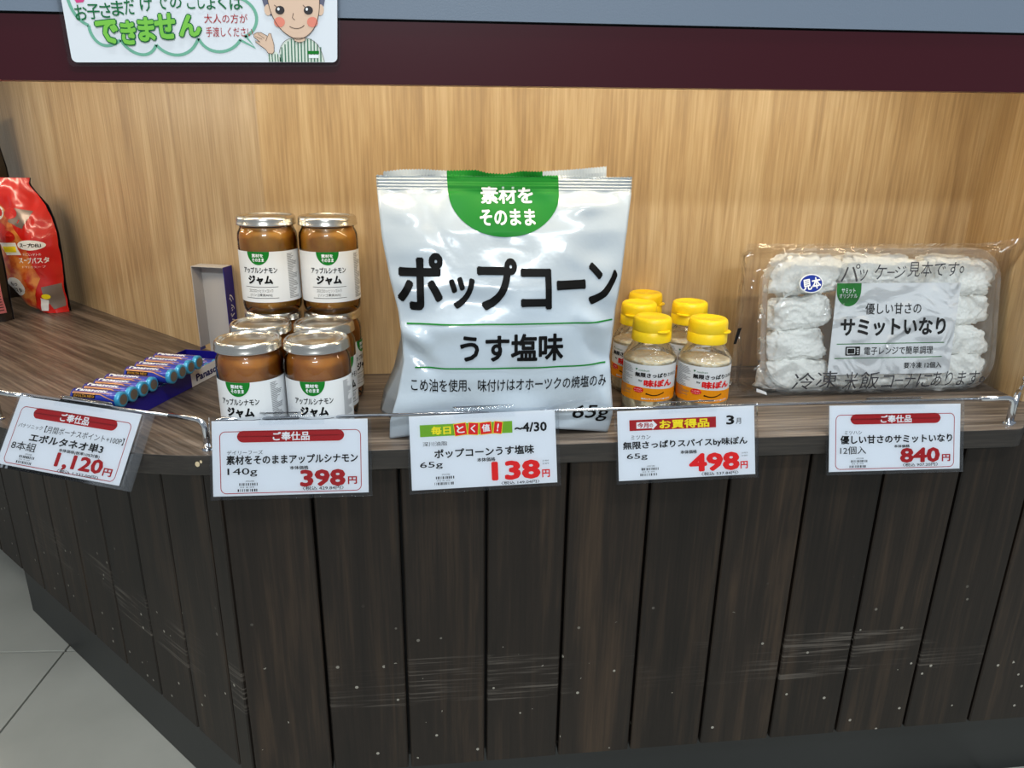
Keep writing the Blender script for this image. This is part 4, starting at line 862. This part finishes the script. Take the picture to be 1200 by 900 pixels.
# AA battery: axis along local x, origin at its middle, on the bottom
def make_batt():
    t = thing('battery', 'x', 'battery'); r_, Lb = 0.00715, 0.0492
    def ax(name, prof, m_, par):
        v = []; seg = 24
        for (x, rr) in prof:
            for i in range(seg): a = 2 * PI * i / seg; v.append((x, rr * math.cos(a), r_ + rr * math.sin(a)))
        f = [(j * seg + i, (j + 1) * seg + i, (j + 1) * seg + (i + 1) % seg, j * seg + (i + 1) % seg) for j in range(len(prof) - 1) for i in range(seg)]
        return mesh(name, v, f, m_, par, smooth=True)
    cbody = ax('can', [(-Lb / 2, 0.0001), (-Lb / 2, r_ - .0006), (-Lb / 2 + .0006, r_), (Lb / 2 - .004, r_)], mat['battery_blue'], t)
    ax('cyan_end', [(Lb / 2 - .004, r_), (Lb / 2 - .0007, r_), (Lb / 2, r_ - .0009), (Lb / 2, r_ * .66)], mat['battery_cyan'], t)
    ax('terminal', [(Lb / 2 + .0001, r_ * .68), (Lb / 2 + .0003, r_ * .2), (Lb / 2 + .0003, 0.0001)], mat['steel'], t)
    ax('nub', [(-Lb / 2 - .0013, 0.0001), (-Lb / 2 - .0013, 0.0024), (-Lb / 2, 0.0026)], mat['steel'], t)
    fn = lambda k: (lambda x, y: (x, -(r_ + k) * math.cos(y / r_), r_ + (r_ + k) * math.sin(y / r_)))
    D = math.radians
    s = Print(); s.rect(-.0225, r_ * D(50), .0150, r_ * D(58)); s.rect(-.0225, r_ * D(98), .0190, r_ * D(108)); s.build('bronze_stripe', mat['bronze'], cbody, fn(.0001), cut=(None, .0016))
    s = Print(); s.rect(-.0225, r_ * D(40), .0060, r_ * D(46)); s.poly([(.006, r_ * D(40)), (.0205, r_ * D(2)), (.0205, r_ * D(8)), (.006, r_ * D(46))]); s.rect(-.018, r_ * D(122), .018, r_ * D(140)); s.build('gold_stripe', mat['gold'], cbody, fn(.0002), cut=(.003, .0016))
    s = Print(); s.text('Panasonic', -.0205, r_ * D(62), .0110, r_ * D(95), .04, res=1); s.build('white_lettering', mat['whiteink'], cbody, fn(.0002), cut=(None, .0012))
    s = Print(); s.rect(-.0215, r_ * D(10), .0015, r_ * D(38)); s.build('black_patch', mat['black'], cbody, fn(.0001), cut=(None, .0016))
    s = Print(); s.text('EVOLTA NEO', -.0200, r_ * D(15), .0005, r_ * D(33), .01, res=1); s.build('gold_lettering', mat['gold'], cbody, fn(.0002), cut=(None, .0012))
    return t
bat = make_batt(); first = True
aang = math.atan2(-Vv.y, -Vv.x)       # positive x end points to the shopper's right
def place(endp, lb, grp):
    global first
    o = bat if first else copy_tree(bat); first = False
    dirn = Vector((-Vv.x, -Vv.y, 0)); c = Vector(endp) - dirn * 0.0246
    o.location = (c.x, c.y, endp[2] - 0.00715); o.rotation_euler = (0, 0, aang + random.uniform(-.008, .008)); tag(o, lb, 'battery', grp)
ordn = ['nearest', 'second', 'third', 'farthest']
r7 = 0.00715
for i in range(4):
    p = Vector((-0.2735, 0.6580, 0.71 - 0.2262)).lerp(Vector((-0.2613, 0.7005, 0.71 - 0.2262)), i / 3)
    place(p, f'{["nearest blue battery in the front pack, its side lettering in full view", "second blue battery from the front in the front pack", "third blue battery from the front in the front pack", "rearmost blue battery of the front pack"][i]}', 'batteries in the front pack on top')
for i in range(4):
    p = Vector((-0.2460, 0.7110, 0.71 - 0.2222)).lerp(Vector((-0.2350, 0.7580, 0.71 - 0.2222)), i / 3)
    place(p, f'{["nearest blue battery of the raised rear pack", "second blue battery from the front in the raised rear pack", "third blue battery from the front in the raised rear pack", "rearmost blue battery of the raised rear pack"][i]}', 'batteries in the raised rear pack')
for i in range(8):
    place(bp(0.0085 + i * 0.0147, 0.0015, 0.0011 + r7), 'blue battery in the bottom layer, covered by the packs above', 'batteries in the bottom layer of the box')
for i, nm in enumerate(('fourth', 'third', 'second', 'first')):
    place(bp(0.0085 + (8 + i) * 0.0147, 0.0015, 0.0011 + r7), f'uncovered blue battery at the rear of the box, {nm} one from the lid', 'uncovered batteries before the lid')

# ------------------------------------------------------------------ laminated sign on the red fascia
sg = thing('hanging_sign', 'laminated white sign with green Japanese lettering and a drawn shop assistant, on the red fascia', 'sign', (0, 0, 0.71))
def SP(x, y):   # position on the sheet, measured in sheet units of the lower part, to metres
    u = (x - 90) / 307.0; X = -0.2315 + 0.1738 * u - (0.0005 * (70 - y) / 70) * (1 - u) + 0.0025 * (77 - y) / 77 * u
    return X, (0.0478 + 0.0005 * u) + ((70 + 7 * u) - y) * (0.000519 + 0.00002 * u)
def sgf(k): return lambda x, y: (SP(x, -y)[0], 0.5765 - k, SP(x, -y)[1])
YS = 0.5765
def sheet(name, x0, x1, yb, m_, k, rr):
    P = [(x, -y) for x, y in rr_pts(x0, -130, x1, yb, rr)]
    s = Print(); s.poly([(x, -y) for x, y in [(a, b) for a, b in rr_pts(x0, -130, x1, yb, rr)]]); return s.build(name, m_, sg, sgf(k))
# rr_pts works with y up; the sheet uses y down
lam = sheet('laminate', 75, 397.5, 77, mat['sleeve'], 0.0, 7)
pap = sheet('paper_sheet', 80, 394, 72, mat['white'], 0.0004, 6)
A = lambda x, y: (75 + x / 5.217, -y / 5.217)
B = lambda x, y: (280 + x / 9.23, -y / 9.23)
def add(name, m_, k, fnp, par=pap): s = Print(); fnp(s); return s.build(name, m_, par, sgf(k))
def cloud(s):
    arcs = [((60, -90), (60, 20), (85, 110), (160, 145)), ((160, 145), (160, 240), (230, 320), (335, 235)), ((335, 235), (380, 330), (500, 370), (545, 265)), ((545, 265), (600, 345), (740, 370), (805, 225)), ((805, 225), (850, 340), (1000, 330), (1060, 235)), ((1085, 215), (1170, 190), (1220, 50), (1080, -20))]
    for a in arcs:
        P = [Vector(q) for q in a]; s.stroke([A(*(P[0] * (1 - t) ** 3 + P[1] * 3 * t * (1 - t) ** 2 + P[2] * 3 * t * t * (1 - t) + P[3] * t ** 3)) for t in [i / 14 for i in range(15)]], 3.6)
    s.stroke([A(1055, 232), A(1150, 285), A(1092, 208)], 3.0)
add('speech_cloud', mat['teal'], .0006, cloud)
def g1_(s):
    for ch, x0, x1, ya, yb in (('お', 92, 165, 20, 115), ('子', 165, 238, 15, 108), ('さ', 240, 305, 8, 100), ('ま', 308, 380, -5, 88), ('だ', 385, 445, -20, 80), ('け', 478, 550, -30, 60), ('で', 575, 640, -45, 50), ('の', 655, 725, -30, 42), ('ご', 755, 815, -45, 45), ('し', 820, 862, -45, 45), ('ょ', 870, 925, -15, 48), ('く', 940, 990, -45, 48), ('は', 1010, 1088, -40, 50)):
        a = A(x0, yb); b = A(x1, ya); s.text(ch, a[0], a[1], b[0], b[1], 0.012)
add('green_lettering', mat['dkgreen'], .0009, g1_)
big = (('で', 195, 335, 105, 265), ('き', 340, 440, 110, 270), ('ま', 445, 555, 90, 250), ('せ', 545, 680, 65, 235), ('ん', 690, 832, 75, 220))
def g2_(bold, g): 
    def fn(s):
        for ch, x0, x1, ya, yb in big: a = A(x0 - g, yb + g); b = A(x1 + g, ya - g); s.text(ch, a[0], a[1], b[0], b[1], bold)
    return fn
add('lettering_outline', mat['dkgreen'], .0010, g2_(0.085, 3)); add('leaf_green_lettering', mat['leaf'], .0013, g2_(0.045, -4))
def g3_(s):
    for t_, x0, x1, ya, yb in (('大人の方が', 850, 1112, 75, 132), ('手渡しください', 855, 1140, 155, 215)): a = A(x0, yb); b = A(x1, ya); s.text(t_, a[0], a[1], b[0], b[1], -0.003)
add('red_lettering', mat['redink'], .0009, g3_)
add('magenta_stroke', mat['magenta'], .0006, lambda s: s.poly([A(100, -20), A(165, -20), A(150, 4), A(110, 8)]))
# drawn shop assistant
bz = lambda pts: [B(*p) for p in pts]
def curve(P, n_=16): P = [Vector(q) for q in P]; return [tuple(P[0] * (1 - t) ** 3 + P[1] * 3 * t * (1 - t) ** 2 + P[2] * 3 * t * t * (1 - t) + P[3] * t ** 3) for t in [i / n_ for i in range(n_ + 1)]]
sh = curve([(405, 560), (430, 420), (520, 400), (560, 395)]) + curve([(700, 395), (830, 420), (870, 500), (910, 660)]) + [(405, 660)]
add('drawn_shirt', mat['shirt'], .0005, lambda s: s.poly(bz(sh)))
def stripes(s):
    for i in range(13):
        x = 428 + i * 36; t_ = 405 + (max(0, (530 - x)) * .9) + max(0, (x - 760)) * 0.9
        s.poly(bz([(x, t_), (x + 13, t_), (x + 15, 660), (x, 660)]))
    for i in range(5):
        x = 285 + i * 32; s.poly(bz([(x, 570 + i * 2), (x + 11, 570), (x + 14, 658), (x + 3, 658)]))
add('drawn_cuff', mat['shirt'], .0005, lambda s: s.poly(bz([(280, 570), (372, 545), (440, 658), (282, 658)])))
add('drawn_stripes', mat['stripe'], .0007, stripes)
add('drawn_badge', mat['green'], .0009, lambda s: s.poly(bz([(722, 538), (848, 538), (848, 572), (722, 572)])))
add('drawn_pocket', mat['whiteink'], .0009, lambda s: s.poly(bz([(732, 580), (842, 580), (842, 618), (732, 618)])))
face = curve([(300, -140), (290, 60), (360, 330), (600, 408)]) + curve([(640, 408), (860, 350), (880, 60), (850, -140)])
hair = curve([(232, -140), (235, -20), (260, 90), (320, 150)]) + curve([(860, 150), (910, 60), (920, 0), (930, -140)])
add('drawn_hair', mat['hair'], .0008, lambda s: s.poly(bz(hair)))
add('drawn_ears', mat['skin'], .0009, lambda s: (s.ell(*B(300, 90), 4.2, 6.5), s.ell(*B(868, 90), 4.2, 6.5)))
add('drawn_neck', mat['skin'], .0009, lambda s: s.poly(bz([(565, 380), (700, 380), (690, 425), (635, 445), (580, 425)])))
fc = add('drawn_face', mat['skin'], .0010, lambda s: s.poly(bz(face)))
hand = [(285, 565), (255, 520), (150, 440), (150, 425), (200, 440), (135, 385), (135, 355), (170, 335), (215, 335), (285, 375), (300, 345), (322, 345), (335, 400), (352, 470), (350, 545), (330, 570)]
add('drawn_hand', mat['skin'], .0008, lambda s: s.poly(bz(hand)))
def lines(s):
    s.stroke(bz(face), 0.6); s.stroke(bz(hand), 0.5, True); s.stroke(bz(curve([(530, 268), (570, 300), (650, 305), (690, 255)])), 0.7)
    s.stroke(bz([(575, 125), (562, 175), (588, 200)]), 0.6); s.stroke(bz([(370, 38), (400, 60)]), 0.6); s.stroke(bz([(680, 38), (705, 62)]), 0.6)
    s.stroke(bz([(150, 375), (225, 410)]), 0.4); s.stroke(bz([(180, 350), (250, 400)]), 0.4); s.stroke(bz([(285, 375), (262, 428)]), 0.4); s.stroke(bz(sh[:-1]), 0.5); s.stroke(bz([(560, 400), (600, 450), (640, 440), (690, 450), (705, 400)]), .5)
add('drawn_lines', mat['line'], .0014, lines)
add('drawn_cheeks', mat['cheek'], .0012, lambda s: (s.ell(*B(420, 222), 6.4, 6.0), s.ell(*B(780, 222), 6.4, 6.0)))
add('drawn_eyes', mat['dark_eye'], .0012, lambda s: (s.ell(*B(430, 93), 5.4, 5.0), s.ell(*B(738, 95), 5.4, 5.0)))
add('drawn_eye_glints', mat['whiteink'], .0014, lambda s: (s.ell(*B(415, 82), 1.4, 1.8), s.ell(*B(722, 84), 1.4, 1.8)))

# ------------------------------------------------------------------ snack pouches at the far left
def pouch(name, label, loc, rz, prof, dep, mfront, mback, seed, tiltx=0.0):
    """prof: rows (z, xl, xr, lean); front is a height field like a filled pouch"""
    t = thing(name, label, 'pouch', loc, rot=(tiltx, 0, rz)); zz = [p[0] for p in prof]
    H = zz[-1]
    def ex(z): return (float(np.interp(z, zz, [p[1] for p in prof])), float(np.interp(z, zz, [p[2] for p in prof])), float(np.interp(z, zz, [p[3] for p in prof])))
    def yf(x, z):
        xl, xr, ln = ex(z); u = max(-1, min(1, (2 * x - xl - xr) / max(1e-4, xr - xl)))
        th = dep * math.sin(min(1, (1 - z / H) * 1.8 + .05) * PI / 2) * (0.55 + .45 * sm(z / (H * .25)))
        q = ln - th / 2 * (1 - abs(u) ** 2.4)
        return q + 0.004 * noise.noise(Vector((x * 45 + seed, z * 38, seed))) + 0.003 * abs(noise.noise(Vector((x * 90, z * 60 + seed, 2.0))))
    def yb(x, z):
        xl, xr, ln = ex(z); u = max(-1, min(1, (2 * x - xl - xr) / max(1e-4, xr - xl)))
        th = dep * math.sin(min(1, (1 - z / H) * 1.8 + .05) * PI / 2)
        return ln + 0.0035 + th / 2 * (1 - abs(u) ** 2.4)
    for nm, fn_, m_ in (('front_panel', yf, mfront), ('back_panel', yb, mback)):
        nx, nz = 34, 56; v = []
        for j in range(nz + 1):
            z = H * j / nz; xl, xr, ln = ex(z); 
            if nm == 'back_panel': xl -= 0.0015; xr += 0.0015
            for i in range(nx + 1): x = xl + (xr - xl) * i / nx; v.append((x, fn_(x, z), z + 0.0005))
        f = [(j * (nx + 1) + i, j * (nx + 1) + i + 1, (j + 1) * (nx + 1) + i + 1, (j + 1) * (nx + 1) + i) for j in range(nz) for i in range(nx)]
        mesh(nm, v, f, m_, t, smooth=True)
    return t, (lambda k: (lambda x, y: (x, yf(x, y) - k, y)))
# pixel-measured silhouette of the red pouch, 1 unit = 0.33 mm at its distance
q = 0.000332
pr1 = [(0.0, 0.045, 0.078, 0), (0.010, 0.030, 0.078, 0), (0.045, 0.010, 0.078, 0), (0.085, 0.006, 0.080, 0), (0.115, 0.006, 0.079, 0.002), (0.135, 0.008, 0.076, 0.004), (0.152, 0.008, 0.070, 0.008), (0.170, 0.008, 0.058, 0.010), (0.182, 0.009, 0.052, 0.010), (0.190, 0.008, 0.054, 0.010)]
p1, f1 = pouch('soup_pouch', 'red soup pasta pouch with tomato print and white oval logo, standing against the left wall', (-0.6240, 1.145, CT), math.radians(-8), [(a, b * 1.26, c_ * 1.26, e) for a, b, c_, e in pr1], 0.045, mat['pouchred'], mat['pouchblack'], 3.3)
cu1 = 0.004
f1x = lambda k: (lambda x, y: f1(k)(x * 1.26, y))
s = Print(); s.poly([(0.011, 0.045), (0.028, 0.014), (0.045, 0.003), (0.060, 0.052), (0.050, 0.105), (0.030, 0.145), (0.014, 0.165), (0.0075, 0.09)]); s.build('pasta_print', mat['pasta'], p1, f1x(.0006), cut=cu1, smooth=True)
s = Print(); s.poly([(0.040, 0.150), (0.060, 0.146), (0.050, 0.122), (0.034, 0.132)]); s.poly([(0.060, 0.040), (0.077, 0.044), (0.077, 0.010), (0.066, 0.006), (0.062, 0.020)]); s.build('silver_window', mat['pouchsilver'], p1, f1x(.0008), cut=cu1, smooth=True)
s = Print(); s.ell(0.0565, 0.100, 0.0145, 0.0070); s.ell(0.030, 0.040, 0.0125, 0.014); s.ell(0.019, 0.143, 0.008, 0.010); s.poly([(0.022, 0.103), (0.040, 0.103), (0.045, 0.086), (0.030, 0.086)]); s.poly([(0.052, 0.004), (0.060, 0.004), (0.064, 0.020), (0.057, 0.024)]); s.build('white_print', mat['whiteink'], p1, f1x(.0010), cut=cu1)
s = Print(); s.text('スープDELI', 0.0455, 0.0970, 0.0675, 0.1030, .03); s.text('もっ', 0.026, 0.042, 0.035, 0.048, .02); s.text('パスタ', 0.024, 0.032, 0.038, 0.039, .02); s.build('black_lettering', mat['black'], p1, f1x(.0013), cut=cu1)
s = Print(); s.text('まるごとトマトの', 0.047, 0.0855, 0.066, 0.0890, .01); s.text('スープパスタ', 0.042, 0.0745, 0.071, 0.0830, .03); s.text('トマトのスープ', 0.045, 0.0680, 0.068, 0.0710, .0); s.build('white_lettering', mat['whiteink'], p1, f1x(.0010), cut=cu1)
s = Print(); s.ell(0.023, 0.122, 0.0085, 0.008); s.ell(0.033, 0.112, 0.0085, 0.008); s.ell(0.036, 0.143, 0.008, 0.0075); s.ell(0.019, 0.143, 0.006, 0.0078); s.build('tomato_print', mat['tomato'], p1, f1x(.0012), cut=cu1)
s = Print(); s.poly([(0.026, 0.098), (0.040, 0.098), (0.041, 0.090), (0.028, 0.090)]); s.ell(0.063, 0.026, 0.004, 0.004); s.build('yellow_print', mat['yellow'], p1, f1x(.0013), cut=cu1)
pr2 = [(0.0, 0.0, 0.040, 0), (0.08, -0.006, 0.042, 0), (0.13, -0.004, 0.040, .002), (0.160, 0.0, 0.034, .004), (0.185, -0.004, 0.030, .006), (0.196, -0.006, 0.036, .006)]
p2, f2 = pouch('soup_pouch', 'dark pouch with pink side print, cut off by the left frame edge', (-0.6190, 1.072, CT), math.radians(14), pr2, 0.036, mat['pouchblack'], mat['pouchblack'], 8.1)
s = Print(); s.rect(0.022, 0.012, 0.036, 0.085); s.build('pink_print', mat['pink'], p2, f2(.0008), cut=cu1)
s = Print()
for i in range(17): s.rect(0.0235, 0.016 + i * .004, 0.0345, 0.0172 + i * .004)
s.build('fine_print', mat['pouchblack'], p2, f2(.0011), cut=cu1)
s = Print(); s.poly([(0.000, 0.192), (0.033, 0.190), (0.026, 0.166), (0.004, 0.170)]); s.build('red_print', mat['pouchred'], p2, f2(.0008), cut=cu1)
pr3 = [(0.0, 0.0, 0.075, 0), (0.10, -0.004, 0.080, 0), (0.2, -0.002, 0.078, .004), (0.262, 0.0, 0.070, .006), (0.278, 0.0, 0.072, .006)]
p3, f3 = pouch('soup_pouch', 'taller dark red pouch behind the others, just a sliver at the left frame edge', (-0.714, 1.232, CT), math.radians(20), pr3, 0.045, mat['pouchblack'], mat['pouchblack'], 5.5)
s = Print(); s.rect(0.045, 0.14, 0.077, 0.185); s.build('red_print', mat['pouchred'], p3, f3(.0008), cut=cu1)

bpy.context.view_layer.update()
